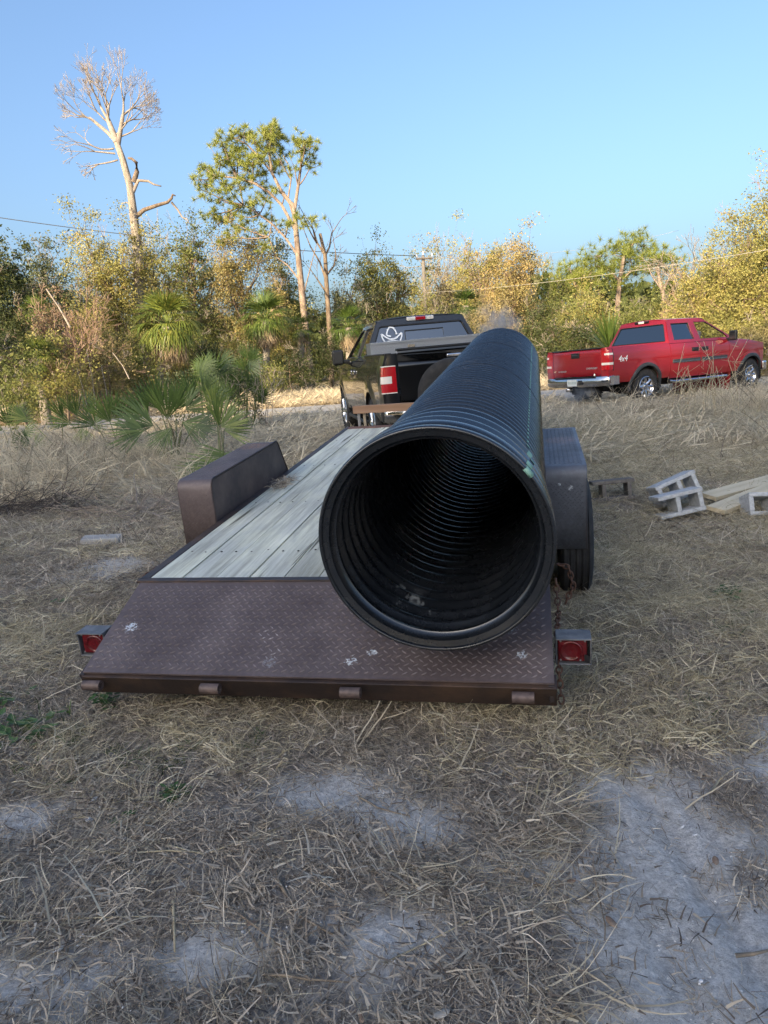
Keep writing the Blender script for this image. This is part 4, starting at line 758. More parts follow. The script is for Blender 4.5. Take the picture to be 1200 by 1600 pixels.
def woodmat():
    m = bpy.data.materials.new('weathered_deck_wood'); m.use_nodes = True; n = m.node_tree.nodes; l = m.node_tree.links; b = n['Principled BSDF']; b.inputs['Roughness'].default_value = .8; b.inputs['Specular IOR Level'].default_value = .3
    tc = n.new('ShaderNodeTexCoord'); oi = n.new('ShaderNodeObjectInfo')
    mul = n.new('ShaderNodeMath'); mul.operation = 'MULTIPLY'; mul.inputs[1].default_value = 31; l.new(oi.outputs['Random'], mul.inputs[0]); cb = n.new('ShaderNodeCombineXYZ'); l.new(mul.outputs[0], cb.inputs[1])
    va = n.new('ShaderNodeVectorMath'); va.operation = 'ADD'; l.new(tc.outputs['Object'], va.inputs[0]); l.new(cb.outputs[0], va.inputs[1])
    def noise(sc, st, det=8, ro=.6):
        mp = n.new('ShaderNodeMapping'); mp.inputs['Scale'].default_value = st; l.new(va.outputs[0], mp.inputs[0]); t = n.new('ShaderNodeTexNoise'); t.inputs['Scale'].default_value = sc; t.inputs['Detail'].default_value = det; t.inputs['Roughness'].default_value = ro; t.inputs['Distortion'].default_value = .25; l.new(mp.outputs[0], t.inputs['Vector']); return t.outputs['Fac']
    r = n.new('ShaderNodeValToRGB'); e = r.color_ramp.elements; e[0].position = .30; e[0].color = (.34, .32, .26, 1); e[1].position = .66; e[1].color = (.76, .745, .65, 1); q = e.new(.5); q.color = (.60, .59, .50, 1)
    l.new(noise(28, (1, .045, 1), 9, .7), r.inputs[0])
    s = n.new('ShaderNodeValToRGB'); s.color_ramp.elements[0].position = .42; s.color_ramp.elements[1].position = .62; s.color_ramp.elements[0].color = (.86, .87, .88, 1); s.color_ramp.elements[1].color = (1.05, 1.05, .98, 1); l.new(noise(4, (1, .4, 1), 5), s.inputs[0])
    mx = n.new('ShaderNodeMix'); mx.data_type = 'RGBA'; mx.blend_type = 'MULTIPLY'; mx.inputs[0].default_value = 1; l.new(r.outputs[0], mx.inputs[6]); l.new(s.outputs[0], mx.inputs[7])
    hs = n.new('ShaderNodeHueSaturation'); mr = n.new('ShaderNodeMapRange'); mr.inputs[3].default_value = .82; mr.inputs[4].default_value = 1.12; l.new(oi.outputs['Random'], mr.inputs[0]); l.new(mr.outputs[0], hs.inputs['Value']); l.new(mx.outputs[2], hs.inputs['Color'])
    cr = n.new('ShaderNodeValToRGB'); cr.color_ramp.elements[0].position = .335; cr.color_ramp.elements[1].position = .36; cr.color_ramp.elements[0].color = (.14, .13, .11, 1); cr.color_ramp.elements[1].color = (1, 1, 1, 1); l.new(noise(16, (1, .03, 1), 3, .5), cr.inputs[0])
    m2 = n.new('ShaderNodeMix'); m2.data_type = 'RGBA'; m2.blend_type = 'MULTIPLY'; m2.inputs[0].default_value = .85; l.new(hs.outputs[0], m2.inputs[6]); l.new(cr.outputs[0], m2.inputs[7]); l.new(m2.outputs[2], b.inputs['Base Color'])
    bp = n.new('ShaderNodeBump'); bp.inputs['Strength'].default_value = .5; bp.inputs['Distance'].default_value = .004; l.new(noise(40, (1, .05, 1)), bp.inputs['Height']); l.new(bp.outputs[0], b.inputs['Normal'])
    return m
M_WOOD = woodmat()
M_STEEL = rusty('painted_steel_dark', (.045, .036, .036), (.11, .065, .045), sc=7)
M_STEELR = rusty('rusted_steel', (.10, .055, .04), (.20, .10, .06), sc=12, rough=.8)
SA, CA_ = math.sin(.2749), math.cos(.2749)
BLUEW = (.42, .46, .50); WHT = (.60, .63, .66)
M_DOVE = platemat('tread_plate_brown', (.12, .088, .084), (.20, .155, .148), [(.09, -.36, .52, .085, WHT), (.86, -.57, .47, .08, (.26, .245, .25)), (1.86, -.33, .53, .12, BLUEW), (1.93, -.50, .48, .05, WHT), (1.22, -.55, .47, .06, WHT), (1.30, -.50, .48, .05, WHT)])
M_FENL = platemat('tread_plate_left', (.115, .09, .09), (.20, .155, .15), [(-.2, 2.1, .9, .3, (.26, .15, .10))])  # warm brown patch on the top, towards the front
M_FENR = platemat('tread_plate_grey', (.12, .13, .155), (.21, .225, .265), [(2.2, 1.0, .78, .04, WHT), (2.14, 1.0, .8, .03, WHT), (2.17, 1.8, .9, .3, (.26, .20, .19))])
TYRE = mat('tyre_rubber', (.018, .018, .02), .85, noise=(14, (.05, .048, .045), .45, .75, U1), bump=(60, .3, .002, U1))
GALV = mat('galvanised_rim', (.35, .35, .36), .5, metal=.7)
def tyre_wheel(m_t, R_, wd, rim_r, c=(0, 0, 0), k=56):
    prof = [(-wd*.42, rim_r), (-wd*.49, rim_r+.02), (-wd*.52, (R_+rim_r)/2), (-wd*.47, R_-.03), (-wd*.40, R_-.008)]
    for i in range(5):
        x = -wd*.36+i*wd*.18; prof += [(x-.002, R_), (x+wd*.10, R_), (x+wd*.11, R_-.009), (x+wd*.165, R_-.009)] if i < 4 else [(x, R_)]
    prof += [(wd*.40, R_-.008), (wd*.47, R_-.03), (wd*.52, (R_+rim_r)/2), (wd*.49, rim_r+.02), (wd*.42, rim_r)]
    m_t.lathe(prof, c, 'x', k); return m_t
def trailer():
    root = thing('flatbed_trailer', 'wood decked flatbed trailer with brown tread plate tail, carrying the black pipe', 'trailer', matrix=MTB)
    z = CB
    for i in range(11):
        a0 = i*.1865; a1 = min(a0+.181, 2.0); rr = random.Random(i)
        a1 = min(a0+.1805, 2.0); m = MB(); m.box(((a0+a1)/2, 4.36/2+.004, z-.02+rr.uniform(-.002, .002)), (a1-a0, 4.35+rr.uniform(-.005, .005), .038), (0, rr.uniform(-.008, .008), 0)); m.build('plank', M_WOOD, root, bevel=.0025)
    m = MB()
    for b in (.42, 1.45, 2.6, 3.7):
        for i in range(11):
            for da in (.045, .135): m.lathe([(0, .0), (.0006, .006), (-.003, .007)], (i*.1865+da, b+rs.normal()*.006, z+.0012), 'z', 7)
    tag(m.build('screw_heads', mat('screw_dark', (.03, .025, .02), .8), root), kind='stuff')
    m = MB(); m.box((1.0, 4.43, z-.012), (2.04, .13, .03)); m.build('front_plate', rusty('rust_plate', (.17, .09, .065), (.28, .15, .11), sc=9, rough=.8), root, bevel=.004)
    for s, a in ((-1, -.027), (1, 2.027)):
        m = MB(); m.box((a, 2.25, z-.062), (.052, 4.5, .13)); m.build('side_rail', M_STEEL, root, bevel=.004)
    m = MB()
    for b in (.3, .9, 1.5, 2.1, 2.7, 3.3, 3.9): m.box((1, b, z-.09), (1.95, .05, .08))
    m.build('cross_members', M_STEEL, root)
    m = MB(); m.box((1, -.003, z-.005), (2.11, .045, .016)); m.build('deck_edge_strip', M_STEEL, root, bevel=.003)
    D = lambda a, b, c=0: np.array([a, -b*CA_-c*SA, z-b*SA+c*CA_])
    # dovetail plate with raised checker bars, chamfered on its left side
    m = MB(); A = -.035; P = [D(A, .02), D(2.055, .02), D(2.055, .672), D(-.0, .672), D(-.015, .5)]; m.prism(P, D(0, 0, -.008)-D(0, 0, 0))
    tp_ = m.build('tread_plate', M_DOVE, root); m = MB()
    lugs(m, D(.0, .650), (1, 0, 0), (0, CA_, SA), 2.045, .615, D(0, 0, 1)-D(0, 0, 0), h=.0042, pitch=.040, L=.031, wd=.0072)
    tag(m.build('tread_bars', platemat('tread_bars_worn', (.17, .135, .13), (.33, .275, .27), [(.09, -.36, .52, .085, WHT), (.86, -.52, .48, .10, (.4, .38, .38)), (1.86, -.33, .53, .12, BLUEW), (1.93, -.50, .48, .06, WHT), (.80, -.40, .50, .12, (.42, .38, .38)), (1.22, -.55, .47, .07, WHT), (1.30, -.50, .48, .06, WHT)]), tp_), kind='stuff')
    for a in (-.015, 2.035):
        m = MB(); p = [D(a, .0, -.01), D(a, .68, -.01), D(a, .68, -.10), D(a, .05, -.16)]; m.prism(p, (.02, 0, 0)); m.build('dovetail_side', M_STEEL, root, bevel=.003)
    m = MB(); m.hexa([D(-.005, .665, -.134), D(2.065, .665, -.134), D(2.065, .61, -.134), D(-.005, .61, -.134), D(-.005, .690, -.013), D(2.065, .690, -.013), D(2.065, .61, -.013), D(-.005, .61, -.013)])
    m.build('rear_beam', rusty('beam_rusty', (.035, .024, .022), (.10, .060, .040), sc=4, lo=.45, hi=.7), root, bevel=.004)
    for i, a in enumerate((.055, .62, 1.24, 1.935)):
        m = MB(); c = D(a, .712, -.040); ln = .085
        m.lathe([(-ln/2, .012), (-ln/2, .0225), (ln/2, .0225), (ln/2, .012), (-ln/2, .012)], c, 'x', 20); m.build('hinge_tube', rusty('hinge_steel%d' % i, (.09, .065, .06), (.17, .12, .105), sc=20), root, smooth=False, autos=40)
    # lamp boxes under the tail corners
    LENS = mat('red_lens', (.11, .004, .008), .18, coat=.6, spec=.6, bump=(90, .6, .003, U1)); DARKP = mat('black_plastic', (.015, .015, .017), .5)
    for s, a0 in ((-1, -.185), (1, 2.068)):
        wd, hh, dp, b0, c0 = .145, .125, .085, -.40, z-.112
        m = MB(); t = .006
        m.box((a0+wd/2, b0+dp/2-.006, c0-t/2), (wd, dp+.012, t)); m.box((a0+wd/2, b0+dp/2, c0-hh+t/2), (wd, dp, t)); m.box((a0+t/2, b0+dp/2, c0-hh/2), (t, dp, hh-2*t-.001)); m.box((a0+wd-t/2, b0+dp/2, c0-hh/2), (t, dp, hh-2*t-.001)); m.box((a0+wd/2, b0+dp-.004, c0-hh/2), (wd-2*t-.001, t, hh-2*t-.001))
        lb = m.build('light_box', rusty('lamp_box_steel%d' % s, (.12, .125, .135), (.22, .22, .23), sc=15), root, bevel=.003)
        m = MB(); m.box((a0+wd/2-.004*s, b0+.028, c0-hh/2), (wd-.026, .036, hh-.022)); ln = m.build('lens', LENS, lb, bevel=.006, seg=3)
        m = MB(); m.lathe([(0, .0), (-.004, .020), (-.001, .038), (-.007, .041), (-.001, .046)], (a0+wd/2-.010*s, b0+.008, c0-hh/2-.001), 'y', 28); m.build('reflector_ring', LENS, lb, smooth=True)
        m = MB(); m.box((a0+wd-.018, b0+.006, c0-hh+.03), (.022, .008, .030)); m.build('corner_tab', DARKP, lb)
        for cx, cz in ((.02, .018), (wd-.026, .018), (.02, hh-.02), (wd-.045, hh-.02)):
            m = MB(); m.lathe([(0, 0), (-.002, .003), (.001, .0045)], (a0+cx, b0+.008, c0-cz), 'y', 8); m.build('screw', GALV, lb)
    # fenders
    s0, Lf, Wf, hf, hb = .9974, 1.4694, .2389, .285, .2193
    def fprof():     # outline in (b, c), rear bottom to front bottom
        p = [(s0-.004, z-hb), (s0-.004, z+hf-.07)]
        for t in np.linspace(0, PI/2, 6)[1:]: p.append((s0+.051-.055*math.cos(t), z+hf-.07+.07*math.sin(t)))
        q = s0+Lf-.164
        for t in np.linspace(PI/2, .35, 6): p.append((q-.05+.06*math.cos(t), z+hf-.06+.06*math.sin(t)))
        p.append((s0+Lf, z-.02)); p.append((s0+Lf+.05, z-hb)); return p
    fp = fprof()
    for s, a0, mt in ((-1, -Wf-.056, M_FENL), (1, 2.056, M_FENR)):
        a1 = a0+Wf; f = thing('fender', None, None); f.parent = root
        del_keys = [k for k in f.keys()]; 
        m = MB(); m.grid(np.array([[(a, b, c) for a in (a0, a0+.006, a1-.006, a1)] for b, c in fp]))
        for (i0, i1, n_) in ((0, 1, (0, -1, 0)),):
            lugs(m, (a0+.008, s0-.0045, z-hb+.01), (1, 0, 0), (0, 0, 1), Wf-.016, hb+hf-.09, (0, -1, 0), pitch=.027, h=.0018)
        lugs(m, (a0+.008, s0+.07, z+hf), (1, 0, 0), (0, 1, 0), Wf-.016, Lf-.164-.07-.07, (0, 0, 1), pitch=.027, h=.0018)
        pl = m.build('cover_plate', mt, f, solid=.006, autos=50)
        inner = a1 if s < 0 else a0; outer = a0 if s < 0 else a1
        m = MB(); poly = [(inner+.004*s, b, min(c, z+hf-.007)) for b, c in [(s0+.004, z+.0), (s0+.004, z+hf-.07)]+fp[2:-2]+[(s0+Lf-.004, z-.0)]]; m.prism(poly, (-.008*s*0-.006*s, 0, 0)); m.build('side_panel', rusty('fender_side%d' % s, (.085, .066, .064), (.17, .125, .11), sc=4) , f)
        lip = [(outer+.012*-s*1, b, c) for b, c in fp]
        m = MB(); m.grid(np.array([[(outer-.004*s, b, c-.002), (outer-.004*s, b+(.03 if i < 4 else -.03 if i > 9 else 0), c-.035 if 1 < i < 13 else c)] for i, (b, c) in enumerate(fp)])); m.build('outer_lip', M_STEEL, f, solid=.004)
        e = [(inner-.002*s, b, c+.004) for b, c in fp[1:-1]]; m = MB(); m.tube(e, .006, 6); m.build('edge_bead', M_STEEL, f, smooth=True)
    # tandem wheels
    for s, ac in ((-1, -.175), (1, 2.235)):
        for bc in (s0+.375, s0+1.12):
            w_ = thing('wheel', None, None); w_.parent = root; w_.location = (ac, bc, z-.62+.37)
            tyre_wheel(MB(), .37, .20, .20).build('tyre', TYRE, w_, autos=30)
            m = MB(); m.lathe([(.08, .205), (.075, .17), (.03*s, .15), (.04*s, .05), (.05*s, .0)], (0, 0, 0), 'x', 28); m.build('rim', GALV, w_, autos=30)
    m = MB()
    for bc in (s0+.375, s0+1.12): m.tube([(-.1, bc, z-.25), (2.15, bc, z-.25)], .038, 8)
    m.build('axles', M_STEEL, root, smooth=True)
    m = MB()
    for a in (.45, 1.55):
        m.box((a, s0+.75, z-.16), (.06, 1.5, .06)); m.box((a, 2.2, z-.135), (.07, 4.3, .09))
    m.build('chassis_rails', M_STEEL, root)
    for p0, p1 in (((.45, 4.3), (1.0, 5.55)), ((1.55, 4.3), (1.0, 5.55))):
        m = MB(); m.tube([(p0[0], p0[1], z-.14), (p1[0], p1[1], z-.16)], .05, 4); m.build('tongue_beam', M_STEEL, root)
    m = MB(); m.box((1.0, 5.65, z-.15), (.09, .3, .09)); m.tube([(1.0, 5.45, z-.1), (1.0, 5.45, z+.28)], .03, 8); m.tube([(.92, 5.45, z+.28), (1.12, 5.45, z+.28)], .018, 6); m.build('coupler_and_jack', M_STEEL, root, bevel=.003)
    RW = mat('rail_board_wood', (.26, .15, .09), .85, noise=(10, (.36, .23, .15), .4, .65, (.05, 1, 1)), bump=(30, .4, .003, (.05, 1, 1)))
    m = MB(); m.box((.62, 4.52, z+.185), (1.16, .045, .085)); m.build('rail_board', RW, root, bevel=.003)
    for a in (.09, .155, .9): m = MB(); m.box((a, 4.555, z+.05), (.03, .025, .29)); m.build('rail_post', mat('post_paint', (.32, .27, .2), .7) if a == .155 else GALV, root, bevel=.002)
    # spare wheel standing on the tongue
    w_ = thing('spare_wheel', None, None); w_.parent = root; w_.location = (1.11, 4.90, z+.26); w_.rotation_euler = (0, 0, PI/2)
    tyre_wheel(MB(), .385, .21, .21).build('tyre', TYRE, w_, autos=30); m = MB(); m.lathe([(.08, .212), (.075, .17), (-.03, .15), (-.04, .05), (-.05, .0)], (0, 0, 0), 'x', 28); m.build('rim', GALV, w_, autos=30)
    return root
TRAILER = trailer()
def twp(a, b, c): return np.array(MT@Vector((a, b, c)))
# rusty chains hooked on the trailer sides
def chain(label, pts, n, r=.0042, L=.034, wd=.012):
    pts = np.array([twp(*p) for p in pts]); t = np.linspace(0, 1, 200)[:, None]; seg = np.cumsum([0]+list(np.linalg.norm(np.diff(pts, axis=0), axis=1))); seg /= seg[-1]
    P = np.stack([np.interp(t[:, 0], seg, pts[:, k]) for k in range(3)], -1); o = pts[0]; m = MB()
    for i in range(n):
        j = int((i+.5)/n*199); c = P[j]; d = P[min(j+3, 199)]-P[max(j-3, 0)]; d /= np.linalg.norm(d); u = np.cross(d, [.3, 1, .1]); u /= np.linalg.norm(u); v = np.cross(d, u); s = u if i % 2 else v
        th = np.linspace(0, 2*PI, 11); q = [c-o+d*L*.5*math.cos(x)*1.15+s*wd*math.sin(x) for x in th]; m.tube(q, r, 5, cap=False)
    ob = m.build('chain', M_STEELR, smooth=True); ob.location = o; tag(ob, label, 'chain', 'rusty chains on the trailer')
chain('rusty chain hanging down the right side of the trailer tail', [(2.085, .04, -.03), (2.09, -.06, -.15), (2.078, -.25, -.16), (2.08, -.44, -.26), (2.085, -.50, -.36)], 22)
chain('short loop of rusty chain dangling at the bracket left of the right wheel', [(2.10, .22, -.02), (2.15, .2, -.03), (2.17, .18, -.12), (2.13, .15, -.2)], 9)
chain('rusty chain bunched beside the left corner of the deck', [(-.07, .05, -.06), (-.09, .12, -.03), (-.065, .2, -.02), (-.10, .28, -.04), (-.07, .33, -.06), (-.09, .2, -.08), (-.07, .08, -.1)], 20)
m_ = MB()
for i in range(260):
    c = twp(.04+rs.rand()*.10, 1.75+rs.rand()*.35, .004+.03*rs.rand()); e = c+rs.normal(size=3)*np.array([.05, .06, .025]); e[2] = max(e[2], c[2]-.01); sd = rs.normal(size=3)*.0014; m_.add([c-sd, c+sd, (c+e)/2+sd+np.array([0, 0, .01]), (c+e)/2-sd+np.array([0, 0, .01]), e], [[0, 1, 2, 3]], [[3, 2, 4]], rs.rand())
tag(m_.build('grass_clump', LITTER, rnd=True), 'tuft of dead grass caught between the left fender and the deck', 'grass clump')

# ------------------------------------------------------------------ PIPE
PA, PB, PR, PDY, PDP, PL = 1.6289, -.698, .413, .0048, .0198, 5.42
def pipe():
    ax = (MT.to_3x3()@Vector((math.tan(PDY), 1, math.tan(PDP)))).normalized(); c0 = MT@Vector((PA, PB, PR))
    X = ax.cross(Vector((0, 0, 1))).normalized(); Z = X.cross(ax)
    M = Matrix((X, ax, Z)).transposed().to_4x4(); M.translation = c0
    drop = Vector((0, 0, -PR)); Mb = M@Matrix.Translation(drop)
    root = thing('corrugated_pipe', 'long black corrugated drainage pipe lying on the trailer, open bell end towards the camera', 'pipe', matrix=Mb)
    cz = PR; K = 144
    bell = [(0, .432), (-.002, .435), (.0, .441), (.006, .4445), (.028, .4445), (.036, .440), (.044, .428), (.060, .426), (.070, .430), (.080, .440), (.110, .443), (.122, .4435), (.135, .440), (.142, .428), (.175, .424), (.20, .426), (.222, .438), (.235, .4385), (.248, .432), (.26, .418), (.33, .410), (.36, .412), (.385, .426), (.40, .4275), (.415, .420), (.43, .402), (.50, .396), (.53, .400), (.548, .414), (.56, .4155), (.575, .410), (.59, .396)]
    out = list(bell); y = .62; pitch = .0855; joints = {17, 34, 51}
    k = 0
    while y < PL-.09:
        gap = (.05 if k in joints else 0)
        out += [(y+pitch*f, r) for f, r in ((0, .378), (.15, .380), (.27, .394), (.37, .4085), (.50, .413), (.63, .4085), (.73, .394), (.85, .380))]
        y += pitch+gap; k += 1
    out += [(PL-.03, .395), (PL-.01, .413), (PL, .413)]
    inn = [(0, .432), (.003, .430), (.010, .428), (.016, .406), (.05, .396)]
    y = .055
    while y < PL-.05:
        inn += [(y+pitch*f, r) for f, r in [(a_, b_+.020*max(0, 1-y/.5)) for a_, b_ in ((0, .3700), (.20, .3715), (.40, .3845), (.55, .3885), (.70, .3845), (.90, .3715))]]; y += pitch
    inn += [(PL, .380), (PL, .413)]
    def pmat(name, dust):
        m = bpy.data.materials.new(name); m.use_nodes = True; n = m.node_tree.nodes; l = m.node_tree.links; b = n['Principled BSDF']
        tc = n.new('ShaderNodeTexCoord'); b.inputs['Specular IOR Level'].default_value = 1.0
        def noise(sc, st=U1, det=7, ro=.65):
            mp = n.new('ShaderNodeMapping'); mp.inputs['Scale'].default_value = st; l.new(tc.outputs['Object'], mp.inputs[0]); t = n.new('ShaderNodeTexNoise'); t.inputs['Scale'].default_value = sc; t.inputs['Detail'].default_value = det; t.inputs['Roughness'].default_value = ro; l.new(mp.outputs[0], t.inputs['Vector']); return t.outputs['Fac']
        r = n.new('ShaderNodeValToRGB'); e = r.color_ramp.elements; e[0].position = .6; e[0].color = (.008, .0095, .012, 1); e[1].position = .85; e[1].color = (*dust, 1); l.new(noise(3.2), r.inputs[0]); l.new(r.outputs[0], b.inputs['Base Color'])
        mr = n.new('ShaderNodeMapRange'); mr.inputs[1].default_value = .3; mr.inputs[2].default_value = .75; mr.inputs[3].default_value = .14; mr.inputs[4].default_value = .42; l.new(noise(7), mr.inputs[0]); l.new(mr.outputs[0], b.inputs['Roughness'])
        bp = n.new('ShaderNodeBump'); bp.inputs['Strength'].default_value = .12; bp.inputs['Distance'].default_value = .003; l.new(noise(30), bp.inputs['Height']); l.new(bp.outputs[0], b.inputs['Normal']); return m
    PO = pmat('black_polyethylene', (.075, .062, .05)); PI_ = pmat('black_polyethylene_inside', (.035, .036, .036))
    # muddy scuffs low in the mouth and dirt on the flank
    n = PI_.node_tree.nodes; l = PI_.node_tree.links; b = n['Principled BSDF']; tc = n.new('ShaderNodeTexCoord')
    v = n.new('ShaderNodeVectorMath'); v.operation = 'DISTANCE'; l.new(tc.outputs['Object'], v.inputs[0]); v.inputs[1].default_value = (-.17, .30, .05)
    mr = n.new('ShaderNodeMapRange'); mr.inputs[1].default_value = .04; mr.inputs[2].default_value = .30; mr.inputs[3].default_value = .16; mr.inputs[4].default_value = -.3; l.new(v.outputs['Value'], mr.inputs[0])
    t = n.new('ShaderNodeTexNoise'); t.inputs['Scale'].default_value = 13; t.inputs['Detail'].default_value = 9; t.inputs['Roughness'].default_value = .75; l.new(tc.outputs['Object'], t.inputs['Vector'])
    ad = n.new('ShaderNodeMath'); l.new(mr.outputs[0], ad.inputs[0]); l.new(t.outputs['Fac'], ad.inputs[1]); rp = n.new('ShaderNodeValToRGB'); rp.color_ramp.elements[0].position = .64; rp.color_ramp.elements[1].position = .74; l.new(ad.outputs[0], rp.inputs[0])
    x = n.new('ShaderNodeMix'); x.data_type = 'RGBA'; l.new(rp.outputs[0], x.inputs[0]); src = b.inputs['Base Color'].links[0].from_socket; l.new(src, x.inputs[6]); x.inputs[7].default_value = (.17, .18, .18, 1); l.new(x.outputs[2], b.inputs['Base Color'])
    m = MB(); m.lathe(out, (0, 0, cz), 'y', K); m.build('outer_wall', PO, root, autos=55)
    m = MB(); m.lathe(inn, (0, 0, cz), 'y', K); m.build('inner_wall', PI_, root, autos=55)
    # pale green print line following the crests, with blobs of the same paint at the bell
    th = math.radians(34); G = mat('pale_green_paint', (.22, .40, .31), .6, noise=(25, (.12, .2, .16), .55, .8, U1)); m = MB(); op = [p for p in out if p[0] > .2]; hw = .030
    pr = [(y_, r+.0016) for y_, r in op if r > .409]; k = 0
    while k < len(op)-1:
        if op[k][1] > .400:
            j = k
            while j+1 < len(op) and op[j+1][1] > .400 and op[j+1][0]-op[j][0] < .04: j += 1
            if j > k:
                W_ = hw if op[k][0] < .6 else .012
                m.grid(np.array([[((r+.0014)*math.cos(th+da), y_, cz+(r+.0014)*math.sin(th+da)) for da in (-W_, 0, W_)] for y_, r in op[k:j+1]]))
            k = j
        k += 1
    m.build('green_print_line', G, root, smooth=True)
    for pp, W_ in ((inn[1::-1]+bell[1:6], .045), ([bell[i] for i in (9, 10, 11, 12)], .035)):
        m = MB(); m.grid(np.array([[((r+(.0016 if i else -.001))*math.cos(th+.05+da), y_-(.002 if y_ < .03 else 0), cz+(r+.0016)*math.sin(th+.05+da)) for da in (-W_, 0, W_)] for i, (y_, r) in enumerate(pp)])); m.build('green_paint_mark', G, root, smooth=True, solid=.001)
    return root
PIPE = pipe()
m_ = MB(); m_.box((0, 0, .0), (.85, .14, .088)); bl = m_.build('timber_chock', M_WOOD, bevel=.004); bl.matrix_world = MT@Matrix.Translation((1.52, 4.25, .046)); tag(bl, 'weathered timber lying crosswise under the far end of the black pipe', 'timber')

# ------------------------------------------------------------------ CONCRETE BLOCKS AND BOARDS
def concmat(name, a, b_): return mat(name, a, .95, noise=(35, b_, .35, .7, U1), bump=(90, .9, .004, U1), spec=.2)
def block(label, u, v, rot, Y, mt, size=(.40, .20, .20), webs=None):
    p = at(u, v, Y); L, D_, Hh = size; m = MB(); t = .036; webs = (-L/2+t/2, 0, L/2-t/2) if webs is None else webs
    # shells along X, webs between, cores run along Z
    for y in (-D_/2+t/2, D_/2-t/2): m.box((0, y, 0), (L, t, Hh))
    for x in webs: m.box((x, 0, 0), (t+.004, D_-2*t+.001, Hh-.002))
    o = m.build('concrete_block', mt, bevel=.006, seg=2); o.location = p; o.rotation_euler = rot; return tag(o, label, 'concrete block', 'concrete blocks lying in the grass')
CG = concmat('concrete_grey', (.38, .39, .40), (.58, .59, .60)); CD = concmat('concrete_dark', (.12, .11, .10), (.24, .22, .20))
R_ = math.radians
block('old dark concrete block half sunk in grass beside the right fender', 956, 765, (R_(84), R_(-3), R_(-6)), 6.95, CD, webs=(-.09, .15))
block('rear concrete block of the leaning pair, tilted up to the right', 1053, 764, (R_(78), R_(-19), R_(8)), 6.40, CG, webs=(-.17, .02, .17))
block('front concrete block of the leaning pair, both cores showing', 1058, 786, (R_(82), R_(-9), R_(4)), 6.12, CG, webs=(-.03, .17))
block('concrete block cut off by the right edge of the photo', 1201, 790, (R_(68), R_(2), R_(-4)), 6.02, CG)
NB = mat('new_board_wood', (.50, .41, .27), .75, noise=(12, (.62, .53, .37), .35, .65, (.06, 1, 1)), bump=(40, .3, .002, (.06, 1, 1)))
for lb, p0, p1 in (('upper pale board running off the right edge behind the blocks', (1106, 776), (1250, 738)), ('lower pale board crossing the upper one right of the blocks', (1118, 797), (1260, 742))):
    a = atz(*p0, .0); a = atz(*p0, hz(a.x, a.y)+.07); b_ = atz(*p1, hz(4, 7)+.09); d = (b_-a); L = max(d.length, 1.6); m = MB(); m.box((L/2, 0, 0), (L, .17, .038)); o = m.build('board', NB, bevel=.002); o.location = a; o.rotation_euler = (R_(8), -math.atan2(d.z, math.hypot(d.x, d.y)), math.atan2(d.y, d.x)); tag(o, lb, 'board', 'pale boards in the grass')
p = atz(160, 853, 0); m_ = MB(); m_.box((0, 0, 0), (.36, .15, .11)); 
ch = m_.build('log_chunk', mat('bleached_wood', (.26, .25, .24), .95, noise=(14, (.42, .41, .39), .35, .65, (.1, 1, 1)), bump=(25, 1, .012, (.1, 1, 1))), bevel=.02, seg=3); ch.location = (p.x, p.y, hz(p.x, p.y)+.03); ch.rotation_euler = (.1, .03, .05); tag(ch, 'bleached chunk of timber half buried in straw at left', 'timber')

# ------------------------------------------------------------------ TREES THAT SHADE THE CLEARING (they stand behind the photographer)
def shade_trees():
    s = np.array([math.sin(SUN_AZ), math.cos(SUN_AZ)]); D_ = SHADE_H/math.tan(SUN_EL); proto_ = None
    for i, k in enumerate(np.linspace(-24, 34, 13)):
        c = np.array([k, float(np.clip(16.2+.28*k, 13, 20.5))])+s*D_+rs.normal(size=2)*np.array([1.5, 1.0])
        if proto_ is None:
            proto_ = tree('oak_tree', 'dense oak standing behind the photographer that shades the clearing', c[0], c[1], SHADE_H, 12, 'olive', 26000, .0, .8, group='oaks behind the photographer', clump=.13, seed=5); o = proto_
        else:
            o = copy_tree(proto_); o.location = (c[0], c[1], hz(*c)); 
        o.rotation_euler = (0, 0, i*1.3); o.scale = (1, 1, 1+.015*rs.normal())
SHADE_H = 28.5
shade_trees()

# ------------------------------------------------------------------ PICKUPS (local: x right, y forward from the rear bumper, z up)
def paint(name, col, rough=.35, coat=1.0, dust=None):
    m = mat(name, col, rough, metal=.25, coat=coat, noise=(2.2, dust, .55, .95, U1) if dust else None); m.node_tree.nodes['Principled BSDF'].inputs['Coat Roughness'].default_value = .03; return m
CHROME = mat('chrome', (.62, .62, .64), .12, metal=1, noise=(6, (.42, .42, .43), .4, .8, U1)); BLACKP = mat('black_trim', (.012, .012, .013), .45); DARK = mat('underbody_black', (.006, .006, .006), .9); GREYP = mat('grey_flare_plastic', (.030, .033, .037), .55, noise=(9, (.050, .053, .057), .4, .7, U1))
REDL = mat('tail_lens_red', (.42, .008, .014), .12, coat=1, bump=(70, .5, .004, U1)); CLEARL = mat('tail_lens_clear', (.78, .74, .68), .15, coat=1, bump=(70, .5, .004, U1)); SEATM = mat('seat_cloth_grey', (.10, .10, .11), .9)
MIRG = mat('mirror_glass_dark', (.02, .022, .025), .25)
ALLOY = mat('polished_alloy', (.66, .67, .70), .16, metal=1)
TREADAL = mat('diamond_plate_aluminium', (.33, .34, .36), .42, metal=.6)
